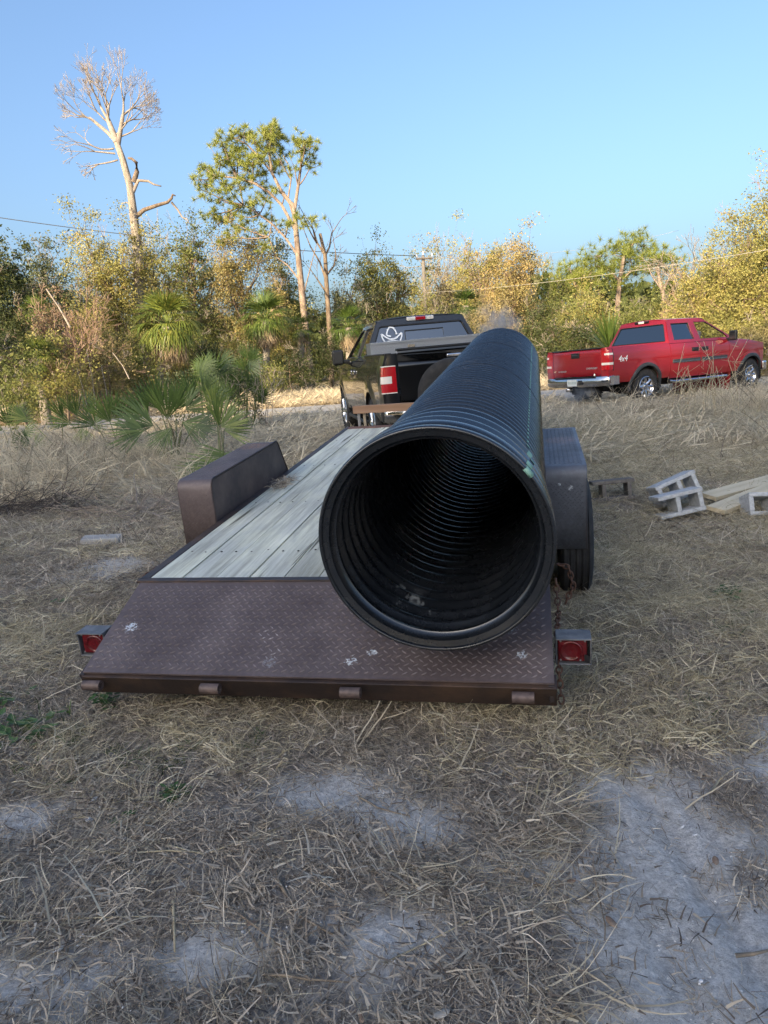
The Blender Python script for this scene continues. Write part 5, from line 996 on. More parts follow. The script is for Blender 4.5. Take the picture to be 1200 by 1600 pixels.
def glassmat(name, tint, alpha_t):
    m = bpy.data.materials.new(name); m.use_nodes = True; n = m.node_tree.nodes; l = m.node_tree.links; g = n.new('ShaderNodeBsdfGlossy'); g.inputs[0].default_value = (1, 1, 1, 1); g.inputs['Roughness'].default_value = .02
    t = n.new('ShaderNodeBsdfTransparent'); t.inputs[0].default_value = (*tint, 1); fr = n.new('ShaderNodeFresnel'); ge = n.new('ShaderNodeNewGeometry'); io = n.new('ShaderNodeMapRange'); io.inputs[3].default_value = 1.55; io.inputs[4].default_value = 1/1.55; l.new(ge.outputs['Backfacing'], io.inputs[0]); l.new(io.outputs[0], fr.inputs[0]); mr = n.new('ShaderNodeMath'); mr.operation = 'MULTIPLY_ADD'; mr.inputs[1].default_value = 1.4; mr.inputs[2].default_value = alpha_t; mr.use_clamp = True
    l.new(fr.outputs[0], mr.inputs[0]); mx = n.new('ShaderNodeMixShader'); l.new(mr.outputs[0], mx.inputs[0]); l.new(t.outputs[0], mx.inputs[1]); l.new(g.outputs[0], mx.inputs[2]); l.new(mx.outputs[0], n['Material Output'].inputs[0]); return m
GL_DARK = glassmat('privacy_glass', (.012, .014, .016), .12); GL_CLEAR = glassmat('clear_glass', (.62, .68, .66), .03)

def pickup(cfg):
    c = cfg; P_ = c['paint']; root = thing('pickup_truck', c['label'], 'pickup truck', matrix=c['M'])
    L, yc, ra, fa, wr = c['L'], c['cab'], c['ra'], c['fa'], c['wr']          # length, cab rear, axles, wheel radius
    sill, rail, belt, roof, AR = c['sill'], c['rail'], c['belt'], c['roof'], c['arch']
    wz = np.array([[sill-.1, .90], [sill, .93], [sill+.12, .975], [sill+.30, .992], [.5*(sill+belt)+.1, 1.0], [belt-.10, .985], [belt, .955], [belt+.06, .93]])
    def X(y, z):
        w_ = np.interp(z, wz[:, 0], wz[:, 1]); w_ = w_-.10*np.clip((y-(L-1.0))/1.0, 0, 1)**2-.02*np.clip((.4-y)/.4, 0, 1)**2
        for a in (ra, fa): w_ = w_+.018*np.exp(-((np.hypot(y-a, z-wr)-AR)/.10)**2)*(z > wr*.9)
        return w_
    def bottom(y, z0):
        b = np.full_like(y, z0)
        for a in (ra, fa): d = AR**2-(y-a)**2; b = np.maximum(b, np.where(d > 0, wr+np.sqrt(np.clip(d, 0, None)), z0))
        return b
    def panel(name, y0, y1, z0, top, s, mt=P_, parent=root, cap=0):
        ys = [y0, y0+.004]+list(np.arange(y0+.03, y1-.02, .03))+[y1-.004, y1]
        for a in (ra, fa):
            for e in (a-AR, a+AR):
                if y0 < e < y1: ys += [e-.002, e+.002]
        ys = np.array(sorted(ys)); bt = bottom(ys, z0); tz = np.array([top(v) for v in ys]); t = np.linspace(0, 1, 16)
        Z = bt[:, None]*(1-t)+tz[:, None]*t; Y = np.repeat(ys[:, None], 16, 1); XX = X(Y, Z); G = np.stack([s*XX, Y, Z], -1)
        fl = lambda g, d: np.stack([g[..., 0]-s*d, g[..., 1], g[..., 2]], -1)
        G = np.concatenate([fl(G[:, :1], .05), G[:, :1], G[:, 1:], fl(G[:, -1:], .07 if cap else .02)], 1)
        G = np.concatenate([fl(G[:1], .03), G, fl(G[-1:], .03)], 0)
        m = MB(); m.grid(G, flip=s < 0); return m.build(name, mt, parent, autos=35)
    g = .006; bp_, dr1, dr2 = c['bp'], c['door_r0'], c['door_f1']; hood0 = c['ws0']
    topz = lambda v: rail
    for s in (-1, 1):
        bs = panel('bed_side', .10, yc-g, sill, lambda v: rail, s, cap=1)
        rd = panel('rear_door', yc+g, bp_-g, sill-.03, lambda v: belt, s)
        fd = panel('front_door', bp_+g, dr2-g, sill-.03, lambda v: belt, s)
        fe = panel('fender', dr2+g, L-.22, sill-.02, lambda v: belt-.02-.16*((v-dr2)/(L-dr2))**2, s)
        for d, yh in ((rd, bp_-.22), (fd, dr2-(dr2-bp_)*.78)):
            yh = yh if d is fd else bp_-.20
            hzz = belt-.17; x = float(X(yh, hzz)); m = MB(); m.box((s*(x+.012), yh if d is rd else bp_+.16, hzz), (.03, .20, .055)); m.build('handle', c['handle'], d, bevel=.012, seg=3)
            m = MB(); m.box((s*(x-.001), yh if d is rd else bp_+.16, hzz), (.012, .25, .095)); m.build('handle_cup', BLACKP, d, bevel=.005)
            if c.get('mould'):
                y0 = yc+.06 if d is rd else bp_+.03; y1 = bp_-.03 if d is rd else dr2-.10; zz = sill+.36; xm = float(X((y0+y1)/2, zz))
                m = MB(); m.box((s*(xm+.006), (y0+y1)/2, zz), (.026, y1-y0, .085)); m.build('moulding', GREYP, d, bevel=.008); m = MB(); m.box((s*(xm+.022), (y0+y1)/2, zz-.026), (.012, y1-y0-.01, .028)); m.build('chrome_strip', CHROME, d, bevel=.004)
        # greenhouse side with window openings
        xg = lambda z: float(np.interp(z, [belt, roof-.05], [.925, .665])); ya, yw, yr = c['a_base'], c['ws_top'], c['roof_rear']; hr = roof-.045
        outline = [(yc+.005, belt+.002), (ya+.06, belt+.002), (ya-.02, belt+.05), (yw+.16, hr-.12), (yw-.02, hr-.02), (yw-.2, hr), (yr+.08, hr), (yr, hr-.03)]
        wins = c['wins']; m = MB(); loops = [outline]+wins; flat = [p for lp in loops for p in lp]
        tri = tessellate_polygon([[Vector((p[0], p[1], 0)) for p in lp] for lp in loops]); v3 = [(s*xg(p[1]), p[0], p[1]) for p in flat]
        m.add(v3, None, [list(t) for t in tri]); cs = m.build('cab_side', P_, root, solid=0)
        md = cs.modifiers.new('solid', 'SOLIDIFY'); md.thickness = .035; md.offset = 0
        for w_, gm, op in zip(wins, c['winmat'], (0, 1)):
            cy, cz_ = np.mean([p[0] for p in w_]), np.mean([p[1] for p in w_])
            m = MB(); q = [(s*(xg(p[1])+.004), p[0], p[1]) for p in w_]; q.append(q[0]); m.tube(q, .014, 5, cap=False); m.build('window_frame', BLACKP, cs)
            if gm is None: continue
            m = MB(); m.prism([(s*(xg(p[1])-.008), p[0], p[1]) for p in w_], (-s*.005, 0, 0)); m.build('window', gm, cs)
        if c.get('flare'):
            for a in (ra, fa):
                th = np.linspace(-.12, PI+.12, 40); ring = []
                for t in th:
                    row = []
                    for rr, o_ in ((AR-.012, -.03), (AR-.012, .024), (AR+.04, .028), (AR+.060, .018), (AR+.064, .0)):
                        y = a+rr*math.cos(t); z_ = wr+rr*math.sin(t); row.append((s*(float(X(y, min(z_, belt)))+o_), y, z_))
                    ring.append(row)
                m = MB(); m.grid(np.array(ring), flip=s > 0); m.build('wheel_flare', GREYP, root, autos=50)
        for a in (ra, fa):
            m = MB(); th = np.linspace(-.25, PI+.25, 26); m.grid(np.array([[(s*x_, a+(AR+.004)*math.cos(t), wr+(AR+.004)*math.sin(t)) for x_ in (.50, .93)] for t in th])); m.build('wheel_well', DARK, root, solid=.01)
            wl = thing('wheel', None, None); wl.parent = root; wl.location = (s*.845, a, wr-.0); wl.rotation_euler = (c.get('steer', 0) if a == fa and s else 0, 0, 0); wl.rotation_euler = (0, 0, c.get('steer', 0) if a == fa else 0)
            m = MB(); tyre_wheel(m, wr, .27, wr*.60)
            nb = 44
            for i in range(nb):
                t = i*2*PI/nb
                for xx, dt in ((-.105, 0), (-.035, .5), (.035, 0), (.105, .5)): tt = t+dt*2*PI/nb; m.box((xx, wr*math.cos(tt)*1.004, wr*math.sin(tt)*1.004), (.055, .030, .014), (tt-PI/2, 0, 0))
            m.build('tyre', TYRE, wl, autos=30)
            R_r = wr*.605; o_ = s*.135; m = MB(); m.lathe([(o_*.95, R_r), (o_*1.0, R_r-.012), (o_*.85, R_r-.03), (o_*-.4, R_r-.04)], (0, 0, 0), 'x', 40)
            m.lathe([(o_*-.4, R_r-.03), (o_*-.35, .0)], (0, 0, 0), 'x', 20)
            if c['rim'] == 'spoke':
                for i in range(6):
                    t = i*PI/3
                    for w2 in (-.12, .12):
                        p0 = (o_*.78, .05*math.cos(t), .05*math.sin(t)); p1 = (o_*.92, (R_r-.02)*math.cos(t+w2), (R_r-.02)*math.sin(t+w2)); m.tube([p0, ((p0[0]+p1[0])/2+o_*.06, (p0[1]+p1[1])/2, (p0[2]+p1[2])/2), p1], [.034, .026, .024], 6)
                m.lathe([(o_*.9, .0), (o_*.9, .055), (o_*.6, .07)], (0, 0, 0), 'x', 20)
            else:
                # pressed disc with eight round openings
                ro = R_r-.02
                for i in range(8):
                    t = i*PI/4; m.tube([(o_*.45, .075*math.cos(t), .075*math.sin(t)), (o_*.70, (ro*.62)*math.cos(t), (ro*.62)*math.sin(t)), (o_*.62, ro*math.cos(t), ro*math.sin(t))], [.040, .030, .042], 6)
                m.lathe([(o_*.62, ro), (o_*.72, ro*.90), (o_*.62, ro*.86)], (0, 0, 0), 'x', 32); m.lathe([(o_*.95, 0), (o_*.95, .05), (o_*.75, .06), (o_*.6, .12), (o_*.45, .125)], (0, 0, 0), 'x', 24)
            m.build('rim', ALLOY if c['rim'] == 'spoke' else CHROME, wl, autos=40)
            m = MB(); m.lathe([(s*.02, 0), (s*.02, .15), (s*.045, .15)], (0, 0, 0), 'x', 24); m.build('brake_disc', DARK, wl)
        # mirror
        my = c['mir']; m = MB(); m.box((s*1.12, my, belt+.09), (.20, .09, c['mirh'])); mr_ = m.build('mirror', BLACKP, root, bevel=.035, seg=3); m = MB(); m.box((s*.985, my+.02, belt+.01), (.14, .06, .07)); m.build('mirror_arm', BLACKP, mr_, bevel=.02)
        m = MB(); m.box((s*1.12, my-.048, belt+.09), (.155, .006, c['mirh']-.06)); m.build('mirror_glass', MIRG, mr_, bevel=.01)
    # roof
    ya, yw, yr = c['a_base'], c['ws_top'], c['roof_rear']; hr = roof-.045
    ys = np.linspace(yr-.0, yw+.0, 16); xs = np.linspace(-1, 1, 19)
    G = np.array([[(x*.672, y, hr-.004+.052*(1-abs(x)**3.0)*(1-.35*(2*(y-yr)/(yw-yr)-1)**4)) for x in xs] for y in ys]); m = MB(); m.grid(G, flip=True); m.build('roof', P_, root, smooth=True, solid=.02)
    # cab back with its window
    yb = lambda z: yc+.01+(yr-yc)*(z-belt)/(hr-belt); hw = lambda z: float(np.interp(z, [belt, hr], [.925, .672]))
    zb0, zt0 = belt-.05, hr+.03; w0, w1 = c['rw']      # window z range
    ol = [(-.93, zb0), (.93, zb0), (.925, belt), (.672, hr), (.5, zt0), (0, zt0+.012), (-.5, zt0), (-.672, hr), (-.925, belt)]; wx0, wx1 = hw(w0)-.075, hw(w1)-.055
    wn = [(-wx0, w0), (wx0, w0), (wx1, w1-.02), (wx1-.04, w1), (-wx1+.04, w1), (-wx1, w1-.02)]; tri = tessellate_polygon([[Vector((*p, 0)) for p in ol], [Vector((*p, 0)) for p in wn]])
    m = MB(); m.add([(p[0], yb(p[1]), p[1]) for p in ol+wn], None, [list(t) for t in tri]); cb = m.build('cab_back', P_, root, solid=0); md = cb.modifiers.new('solid', 'SOLIDIFY'); md.thickness = .03; md.offset = 0
    m = MB(); m.prism([(p[0], yb(p[1])+.004, p[1]) for p in wn], (0, -.006, 0)); rwg = m.build('rear_window', GL_DARK, root)
    q = [(p[0], yb(p[1])-.014, p[1]) for p in wn]; m = MB(); m.tube(q+[q[0]], .012, 5, cap=False); m.build('window_seal', BLACKP, rwg)
    if c['slider']:
        q = [(sx*.30, z_) for sx, z_ in ((-1, w0+.05), (1, w0+.05), (1, w1-.09), (-1, w1-.09))]; q3 = [(x+.04, yb(z_)-.008, z_) for x, z_ in q]; m = MB(); m.tube(q3+[q3[0]], .011, 5, cap=False); m.build('slider_frame', BLACKP, rwg)
        m = MB(); q3 = [(x+.04, yb(z_)-.006, z_) for x, z_ in q]; m.prism(q3, (0, .003, 0)); m.build('slider_pane', glassmat('slider_glass', (.16, .18, .19), .14), rwg)
    # high brake lamp
    yl = yr-.015; m = MB(); m.box((0, yl, roof-.035), (.42, .05, .055), (.25, 0, 0)); bl_ = m.build('brake_lamp', CLEARL if c['slider'] else BLACKP, root, bevel=.012); m = MB(); m.box((0, yl-.012, roof-.033), (.16, .05, .05), (.25, 0, 0)); m.build('lamp_lens', REDL if c['slider'] else CLEARL, bl_, bevel=.008)
    # windshield, hood, grille, headlamps, front bumper
    m = MB(); m.grid(np.array([[(x*np.interp(t, [0, 1], [.86, .64]), (ya+.10)*(1-t)+(yw+.02)*t-.10*x*x*(1-t), (belt-.02)*(1-t)+(hr+.02)*t) for x in np.linspace(-1, 1, 9)] for t in np.linspace(0, 1, 6)])); m.build('windshield', GL_CLEAR, root, smooth=True)
    ys = np.linspace(ya-.02, L-.20, 14); m = MB(); m.grid(np.array([[(x*(.86-.05*((y-ya)/(L-ya))**2), y, belt-.03+.075*(1-x**4)-.16*((y-ya)/(L-ya))**2.2) for x in np.linspace(-1, 1, 15)] for y in ys]), flip=True); m.build('hood', P_, root, smooth=True, solid=.02)
    m = MB(); m.box((0, L-.20, .5*(sill+belt)+.05), (1.30, .10, .42)); gr = m.build('grille', CHROME, root, bevel=.02)
    for zz in (-.12, -.02, .08): m = MB(); m.box((0, L-.145, .5*(sill+belt)+.05+zz), (1.15, .02, .05)); m.build('grille_bar', BLACKP, gr)
    for s in (-1, 1): m = MB(); m.box((s*.76, L-.23, .5*(sill+belt)+.09), (.22, .14, .30)); m.build('headlight', CLEARL, root, bevel=.03)
    m = MB(); m.box((0, L-.10, sill+.05), (1.84, .18, .24)); m.build('front_bumper', CHROME, root, bevel=.05, seg=3)
    # bed: floor, inner walls, front wall, tailgate
    m = MB(); m.box((0, (yc+.12)/2, rail-.53), (1.66, yc-.14, .03)); m.box((-.84, (yc+.12)/2, rail-.27), (.03, yc-.14, .52)); m.box((.84, (yc+.12)/2, rail-.27), (.03, yc-.14, .52)); m.box((0, yc-.05, rail-.27), (1.66, .03, .52)); m.build('bed_liner', BLACKP, root)
    for s in (-1, 1):
        m = MB(); m.box((s*.885, (yc+.10)/2, rail-.003), (.11, yc-.16, .02)); m.build('bed_rail_cap', BLACKP if c['railcap'] else P_, root, bevel=.006)
    tg0, tg1 = c['tg']; m = MB(); W2 = .755
    prof = [(.155, tg0), (.105, tg0+.01), (.088, tg0+.05), (.080, tg0+.12), (.083, tg1-.20), (.078, tg1-.16), (.076, tg1-.06), (.085, tg1-.02), (.11, tg1), (.155, tg1)] if not c['emboss'] else [(.155, tg0), (.098, tg0+.01), (.088, tg0+.05), (.092, tg1-.24), (.078, tg1-.215), (.074, tg1-.20), (.084, tg1-.165), (.112, tg1-.135), (.112, tg1-.05), (.076, tg1-.03), (.080, tg1-.008), (.10, tg1), (.155, tg1)]
    m.grid(np.array([[(x, y-.0+.02*(x/W2)**4, z_) for y, z_ in prof] for x in np.linspace(-W2, W2, 25)]), flip=False); tg = m.build('tailgate', P_, root, autos=40)
    if c['emboss']:
        m = MB(); m.prism([(-.72, .070, tg1-.055), (-.60, .070, tg1-.055), (.0, .066, tg1-.075), (.0, .066, tg1-.155), (-.16, .068, tg1-.155), (-.46, .07, tg1-.135)], (0, .02, 0)); m.build('black_insert', mat('gloss_black_trim', (.004, .004, .004), .1, coat=1), tg, bevel=.004)
    m = MB(); hx = .05 if c['emboss'] else 0
    m.box((hx, .068, tg1-.115), (.26 if not c['emboss'] else .34, .03, .12 if not c['emboss'] else .05)); th_ = m.build('handle', BLACKP if not c['emboss'] else CHROME, tg, bevel=.02, seg=3)
    if not c['emboss']: m = MB(); m.box((hx, .048, tg1-.105), (.17, .014, .035)); m.build('handle_grip', GREYP, tg, bevel=.006)
    if 1: m = MB(); m.box((0, .125, tg1+.012), (1.53, .11, .03)); m.build('tailgate_cap', BLACKP, tg, bevel=.008)
    for s in (-1, 1):       # corner posts and lamps
        t0, t1 = c['tl']; zz = np.linspace(sill+.0, rail-.001, 14)
        m = MB(); m.grid(np.array([[(s*(W2+.012), .155, z_), (s*(W2+.012), .093, z_), (s*(W2+.06), .086, z_), (s*.90, .092, z_), (s*(float(X(.1, z_))-.035), .10, z_), (s*(float(X(.1, z_))-.004), .125, z_)] for z_ in zz]), flip=s < 0); m.build('corner_post', P_, root, autos=50)
        xo = lambda z_: float(X(.12, z_))
        def lens(z0, z1, mt, nm, par, off=0, xin=c['tlx']):
            zs = np.linspace(z0, z1, 5); pts = lambda z_: [(s*xin, .105-off, z_), (s*xin, .072-off, z_), (s*(.905), .070-off, z_), (s*(xo(z_)-.02), .078-off, z_), (s*(xo(z_)+.010+off), .105, z_), (s*(xo(z_)+.012+off), .12+c['tlw'], z_), (s*(xo(z_)-.01), .12+c['tlw'], z_)]
            G = np.array([pts(z_) for z_ in zs]); m = MB(); m.grid(G, flip=s < 0); m.poly(G[0]); m.poly(G[-1]); return m.build(nm, mt, par, autos=45)
        tl = lens(t0, t1, REDL, 'tail_light', root)
        if c['emboss']:
            h = (t1-t0); lens(t0+h*.36, t0+h*.62, CLEARL, 'clear_lens', tl, .004, .86); lens(t0, t0+.012, CLEARL, 'chrome_edge', tl, .004); lens(t1-.012, t1, CLEARL, 'chrome_edge', tl, .004)
        else:
            h = (t1-t0); lens(t0+h*.26, t0+h*.38, CLEARL, 'clear_lens', tl, .004, .80); lens(t0+h*.76, t0+h*.86, CLEARL, 'clear_lens', tl, .004, .88)
            m = MB(); q = [(s*(xo(z_)+.008), .12+c['tlw']+.012, z_) for z_ in np.linspace(t0-.02, t1+.02, 5)]; m.tube(q, .012, 5); m.build('lamp_surround', BLACKP, tl)
    # rear bumper
    b0, b1 = c['bump']; m = MB(); prof = [(.12, b0), (.03, b0+.01), (.0, b0+.05), (-.005, (b0+b1)/2), (.0, b1-.04), (.02, b1-.005), (.10, b1), (.14, b1)]
    m.grid(np.array([[(x, y+.10*(abs(x)/.99)**6+.02*x*x, z_+.03*(abs(x)/.99)**4*(z_ < (b0+b1)/2)) for y, z_ in prof] for x in np.linspace(-.99, .99, 41)])); rb = m.build('rear_bumper', CHROME, root, autos=40, solid=.012)
    for s in (-1, 1):
        m = MB(); m.grid(np.array([[(s*.985, .14, z_), (s*1.0, .22, z_), (s*.985, .42, z_)] for z_ in np.linspace(b0+.03, b1, 4)]), flip=s < 0); m.build('bumper_end', CHROME if not c['emboss'] else BLACKP, rb, solid=.01)
    m = MB(); m.box((0, .04, b1+.004), (1.3, .14, .02)); m.build('bumper_pad', BLACKP, rb, bevel=.005)
    px_ = c['plate_x']; m = MB(); m.box((px_, -.014, (b0+b1)/2-.005), (.305, .006, .152)); pt = m.build('licence_plate', mat('plate_white', (.62, .64, .62), .5), rb, bevel=.003)
    m = MB(); 
    for i in range(6): m.box((px_-.105+i*.042+(.01 if i > 2 else 0), -.0185, (b0+b1)/2-.0), (.020, .002, .055))
    m.build('plate_marks', mat('plate_ink', (.28, .36, .33), .6), pt)
    if not c['emboss']: m = MB(); m.box((px_+.26, -.006, (b0+b1)/2), (.14, .02, .10)); m.build('step_recess', BLACKP, rb, bevel=.01); m = MB(); m.lathe([(0, .0), (-.02, .02), (0, .03)], (px_+.33, -.02, (b0+b1)/2-.02), 'y', 12); m.build('socket', BLACKP, rb)
    # underbody, axle, running boards, exhaust, interior
    m = MB(); m.box((0, L/2, sill-.10), (1.0, L-.9, .16)); m.box((0, (yc+dr2)/2, sill+.06), (1.80, dr2-yc, .14)); m.build('underbody', DARK, root)
    m = MB(); m.tube([(-.75, ra, wr), (.75, ra, wr)], .05, 8); m.lathe([(-.14, .02), (-.10, .12), (.10, .12), (.14, .02)], (0, ra, wr), 'x', 14); m.build('rear_axle', DARK, root, smooth=True)
    m = MB(); m.box((0, .12, b0-.02), (.09, .24, .08)); m.build('hitch_receiver', DARK, root)
    m = MB(); ex = c['exh']; m.tube([(ex, 1.2, sill-.08), (ex, .25, sill-.10), (ex, .02, sill-.12)], [.035, .035, .045], 12); m.build('exhaust_pipe', CHROME, root, smooth=True)
    for s in (-1, 1):
        m = MB(); m.tube([(s*.93, yc+.02, sill-.09), (s*.99, yc+.12, sill-.11), (s*.99, dr2-.12, sill-.11), (s*.93, dr2, sill-.09)], .038 if c['rim'] != 'spoke' else .03, 8); m.build('running_board', CHROME if c['rim'] != 'spoke' else BLACKP, root, smooth=True)
    m = MB(); m.box((0, (yc+dr2)/2, sill+.16), (1.72, dr2-yc-.05, .05)); m.box((0, dr2-.05, belt-.10), (1.62, .35, .26)); m.build('dashboard_and_floor', mat('interior_dark', (.03, .03, .032), .8), root, bevel=.03)
    for s in (-1, 1):
        for y0 in (yc+.42, bp_+.38):
            m = MB(); m.box((s*.40, y0+.22, belt-.42), (.52, .50, .18)); m.box((s*.40, y0, belt-.06), (.50, .13, .66), (-.18, 0, 0)); m.box((s*.40, y0-.07, belt+.36), (.26, .09, .17), (-.1, 0, 0)); m.build('seat', SEATM, root, bevel=.04, seg=3)
    m = MB(); t = np.linspace(0, 2*PI, 25); m.tube(np.stack([-.40+.19*np.cos(t), dr2-.36+.06*np.sin(t), belt+.03+.17*np.sin(t)], -1), .016, 6, cap=False); m.build('steering_wheel', BLACKP, root, smooth=True)
    return root, rb, tg, rwg, yb
def lmat(v):
    return Matrix.Rotation(-v[3]*-1, 4, 'Z')
def placed(X_, Y_, Z_, yaw, pt, rl):
    M = Matrix.Rotation(yaw, 4, 'Z')@Matrix.Rotation(pt, 4, 'X')@Matrix.Rotation(rl, 4, 'Y'); M.translation = Vector((X_, Y_, Z_)); return M
BLK = dict(label='black crew cab pickup hitched to the trailer, hat decal on its rear window', M=placed(1.0967, 9.4111, .2299, .1536, .01, -.025), paint=paint('black_paint', (.006, .006, .007)), L=5.89, cab=1.86, ra=1.28, fa=4.95, wr=.415, sill=.52, rail=1.42, belt=1.34, roof=1.95, arch=.50,
  bp=2.98, door_r0=1.86, door_f1=4.05, ws0=4.0, a_base=4.30, ws_top=3.35, roof_rear=2.02, wins=[[(2.02, 1.40), (2.86, 1.40), (2.86, 1.83), (2.12, 1.83)], [(3.02, 1.40), (4.10, 1.40), (3.98, 1.52), (3.42, 1.82), (3.02, 1.84)]], winmat=(GL_DARK, GL_DARK),
  handle=CHROME, rim='spoke', steer=.05, mir=3.92, mirh=.26, rw=(1.42, 1.83), slider=True, railcap=True, tg=(.80, 1.45), emboss=True, tl=(.92, 1.27), tlx=.80, tlw=.04, bump=(.52, .74), plate_x=0, exh=.55)
RED = dict(label='red crew cab pickup with chrome bumper parked in the dry grass', M=placed(4.6385, 16.9651, .1832, -1.0577, .0075, -.0177), paint=paint('red_paint', (.34, .007, .015), dust=(.42, .03, .035)), L=6.02, cab=2.14, ra=1.32, fa=5.22, wr=.40, sill=.56, rail=1.35, belt=1.33, roof=1.93, arch=.49,
  bp=3.22, door_r0=2.14, door_f1=4.32, ws0=4.3, a_base=4.55, ws_top=3.70, roof_rear=2.34, wins=[[(2.36, 1.40), (3.10, 1.40), (3.10, 1.80), (2.46, 1.80)], [(3.30, 1.39), (4.36, 1.39), (4.26, 1.50), (3.74, 1.80), (3.30, 1.81)]], winmat=(GL_DARK, None),
  handle=BLACKP, mould=True, flare=True, rim='disc', steer=.04, mir=4.28, mirh=.24, rw=(1.40, 1.80), slider=False, railcap=False, tg=(.735, 1.34), emboss=False, tl=(.86, 1.29), tlx=.775, tlw=.10, bump=(.50, .72), plate_x=-.05, exh=-.25)
TB, rbB, tgB, rwB, ybB = pickup(BLK)
TRD, rbR, tgR, rwR, ybR = pickup(RED)
# hat decal on the rear window of the black pickup: brim with upturned ends and a crown
DEC = mat('white_decal', (.80, .82, .84), .6)
def strip(pts, wd, y_of, par, nm):
    p = np.array(pts, float); t = np.linspace(0, 1, len(p)); tt = np.linspace(0, 1, 26); q = np.stack([np.interp(tt, t, p[:, 0]), np.interp(tt, t, p[:, 1])], -1)
    for _ in range(2): q[1:-1] = (q[:-2]+q[1:-1]*2+q[2:])/4
    d = np.gradient(q, axis=0); d /= np.linalg.norm(d, axis=1)[:, None]; nrm = np.stack([-d[:, 1], d[:, 0]], -1)*wd/2
    G = np.array([[(a[0], y_of(a[1])-.0155, a[1]) for a in (q[i]-nrm[i], q[i]+nrm[i])] for i in range(len(q))]); m = MB(); m.grid(G); return m.build(nm, DEC, par, solid=.0008)
hx, hz_ = -.47, 1.685; sc_ = .15
for nm, pts in (('hat_brim', [(-1, .25), (-.72, .0), (-.45, -.22), (-.2, -.34), (.2, -.34), (.45, -.22), (.72, .0), (1, .25)]), ('hat_brim_end', [(-1, .25), (-.97, -.1), (-.85, -.40), (-.70, -.62)]), ('hat_brim_end', [(1, .25), (.97, -.1), (.85, -.40), (.70, -.62)]), ('hat_crown', [(-.50, .10), (-.42, .45), (-.22, .80), (0, .86), (.22, .80), (.42, .45), (.50, .10)]), ('hat_band', [(-.50, .10), (-.3, -.02), (-.1, -.05)]), ('hat_brim_underside', [(-.70, -.62), (-.35, -.55), (0, -.52), (.35, -.55), (.70, -.62)])):
    strip([(hx+a*sc_*1.05, hz_+b*sc_) for a, b in pts], .022, ybB, rwB, nm)
# diamond plate tool box across the bed
def toolbox():
    root = thing('tool_box', 'aluminium diamond plate tool box across the bed of the black pickup', 'tool box', matrix=BLK['M']@Matrix.Translation((0, 1.60, 1.45)))
    m = MB(); m.box((0, 0, .035), (1.80, .42, .16)); lugs(m, (-.90, -.21, -.04), (1, 0, 0), (0, 0, 1), 1.80, .145, (0, -1, 0), pitch=.045, L=.034, wd=.009, h=.003); m.build('box_body', TREADAL, root)
    for a, w2 in ((-.452, .90), (.452, .90)): m = MB(); m.box((a, -.006, .128), (w2, .44, .028)); lugs(m, (a-w2/2+.01, -.22, .143), (1, 0, 0), (0, 1, 0), w2-.02, .42, (0, 0, 1), pitch=.05, L=.036, wd=.009, h=.003); m.build('lid', TREADAL, root, bevel=.0)
    m = MB(); m.box((-.3, -.232, .06), (.10, .012, .05)); m.build('latch', CHROME, root, bevel=.003)
toolbox()
# writing on the red pickup
ETCH = mat('emblem_silver', (.65, .65, .66), .3, metal=.6)
Rx90 = Matrix.Rotation(PI/2, 4, 'X'); yt = .072
text_mesh('maker_lettering', 'CHEVROLET', .062, ETCH, tgR, Matrix.Translation((.50, yt, .915))@Rx90)
text_mesh('model_lettering', 'SILVERADO', .052, ETCH, tgR, Matrix.Translation((-.44, yt, .875))@Rx90)
m_ = MB(); m_.prism([(-.715, yt, .865), (-.665, yt, .865), (-.66, yt, .88), (-.64, yt, .885), (-.645, yt, .90), (-.69, yt, .90), (-.695, yt, .885), (-.72, yt, .88)], (0, -.006, 0)); m_.build('maker_emblem', mat('emblem_pale', (.7, .62, .35), .4), tgR)
bsR = [c for c in TRD.children if c.name.startswith('bed_side')]
for s, o_ in ((1, bsR[1]), (-1, bsR[0])):
    Mx = Matrix.Translation((s*1.003, .52, 1.08))@Matrix.Rotation(s*PI/2, 4, 'Z')@Rx90
    text_mesh('side_decal', '4x4', .19, DEC, o_, Mx, shear=.25)
for b_ in (TRD,):
    m = MB(); m.lathe([(0, .018), (.03, .02), (.06, .0)], (.62, .03, .745), 'z', 12); m.build('bumper_light', CLEARL, rbR)

def brush(label, u, v, n, spread, seed, mt, hgt):
    b = atz(u, v, 0); z = hz(b.x, b.y); root = thing('brush_pile', label, 'brush pile', (b.x, b.y, z), 0, 'heaps of cut brush'); rg = np.random.RandomState(seed); K = MB()
    for i in range(n):
        p = np.array([rg.normal()*spread, rg.normal()*spread*.45, rg.rand()*.06]); a = rg.normal()*.5+(0 if rg.rand() < .6 else PI); d = np.array([math.cos(a), math.sin(a)*.6, rg.uniform(0, hgt)]); d /= np.linalg.norm(d); grow(K, p, d, rg.uniform(.15, .4), rg.uniform(.003, .009), 2, rg, .5, 2, -.08, .8, .0018)
    K.build('branches', mt, root)
DTW = mat('dark_twig', (.045, .036, .032), .9, noise=(5, (.11, .09, .075), .4, .65, U1))
brush('dark heap of cut brush at the left edge beyond the trailer', 35, 810, 110, .35, 3, DTW, .4)
brush('greyish heap of thin branches left of the trailer fender', 215, 812, 70, .32, 4, TWIG, .3)
brush('low tangle of twigs in front of the left palmettos', 110, 740, 160, .8, 5, TWIG, .7)
brush('brown tangle of stems under the largest palmetto', 250, 722, 110, .6, 6, DTW, .8)

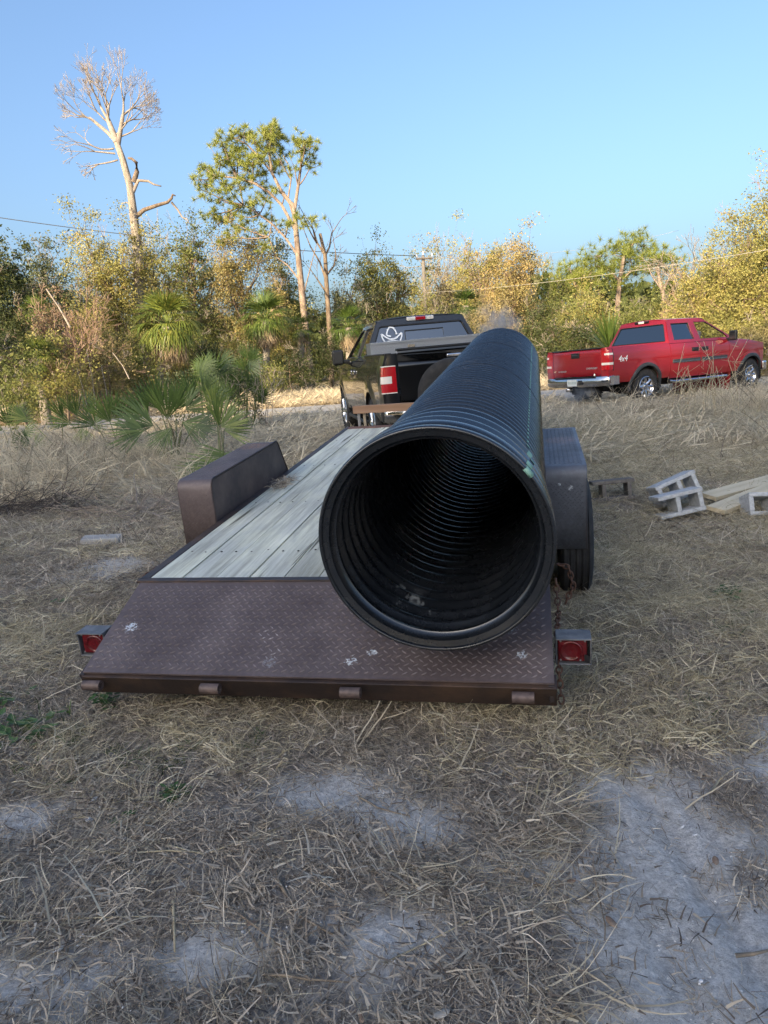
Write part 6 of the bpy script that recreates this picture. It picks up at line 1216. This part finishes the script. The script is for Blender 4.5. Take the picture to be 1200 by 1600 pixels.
# ------------------------------------------------------------------ EXHAUST VAPOUR
def vapour(name, label, p, size, dens, seed):
    bm = bmesh.new(); bmesh.ops.create_icosphere(bm, subdivisions=4, radius=1); me = bpy.data.meshes.new(name); rg = np.random.RandomState(seed)
    for q in bm.verts: 
        k = 1+.25*(fbm(np.array([q.co.x*1.5+seed]), np.array([q.co.z*1.5+q.co.y]), 3)[0]-.5); q.co = Vector((q.co.x*size[0], q.co.y*size[1], q.co.z*size[2]))*k
    bm.to_mesh(me); bm.free(); m = bpy.data.materials.new(name+'_volume'); m.use_nodes = True; n = m.node_tree.nodes; l = m.node_tree.links; n.remove(n['Principled BSDF'])
    v = n.new('ShaderNodeVolumePrincipled'); v.inputs['Color'].default_value = (.9, .92, .96, 1); v.inputs['Anisotropy'].default_value = .2
    tc = n.new('ShaderNodeTexCoord'); t = n.new('ShaderNodeTexNoise'); t.inputs['Scale'].default_value = 3.5; t.inputs['Detail'].default_value = 4; l.new(tc.outputs['Object'], t.inputs['Vector'])
    ln = n.new('ShaderNodeVectorMath'); ln.operation = 'DIVIDE'; l.new(tc.outputs['Object'], ln.inputs[0]); ln.inputs[1].default_value = size; le = n.new('ShaderNodeVectorMath'); le.operation = 'LENGTH'; l.new(ln.outputs[0], le.inputs[0])
    fo = n.new('ShaderNodeMapRange'); fo.inputs[1].default_value = .15; fo.inputs[2].default_value = .9; fo.inputs[3].default_value = 1; fo.inputs[4].default_value = 0; fo.interpolation_type = 'SMOOTHSTEP'; l.new(le.outputs['Value'], fo.inputs[0])
    r = n.new('ShaderNodeMapRange'); r.inputs[1].default_value = .42; r.inputs[2].default_value = .68; r.inputs[4].default_value = dens; l.new(t.outputs['Fac'], r.inputs[0]); mu = n.new('ShaderNodeMath'); mu.operation = 'MULTIPLY'; l.new(fo.outputs[0], mu.inputs[0]); l.new(r.outputs[0], mu.inputs[1]); l.new(mu.outputs[0], v.inputs['Density']); l.new(v.outputs[0], n['Material Output'].inputs['Volume'])
    me.materials.append(m); o = bpy.data.objects.new(name, me); C.objects.link(o); o.location = p; tag(o, label, kind='stuff')
vapour('exhaust_vapour', 'thin exhaust vapour rising behind the far end of the pipe', at(778, 512, 14.5), (.62, .5, .70), 6, 1)
vapour('exhaust_vapour', 'exhaust vapour drifting under the rear bumper of the red pickup', at(905, 617, 16.6), (.60, .35, .28), 4.5, 2)
vapour('exhaust_vapour', 'faint exhaust vapour at the left rear corner of the red pickup', at(862, 575, 17.0), (.40, .4, .75), 1.4, 3)
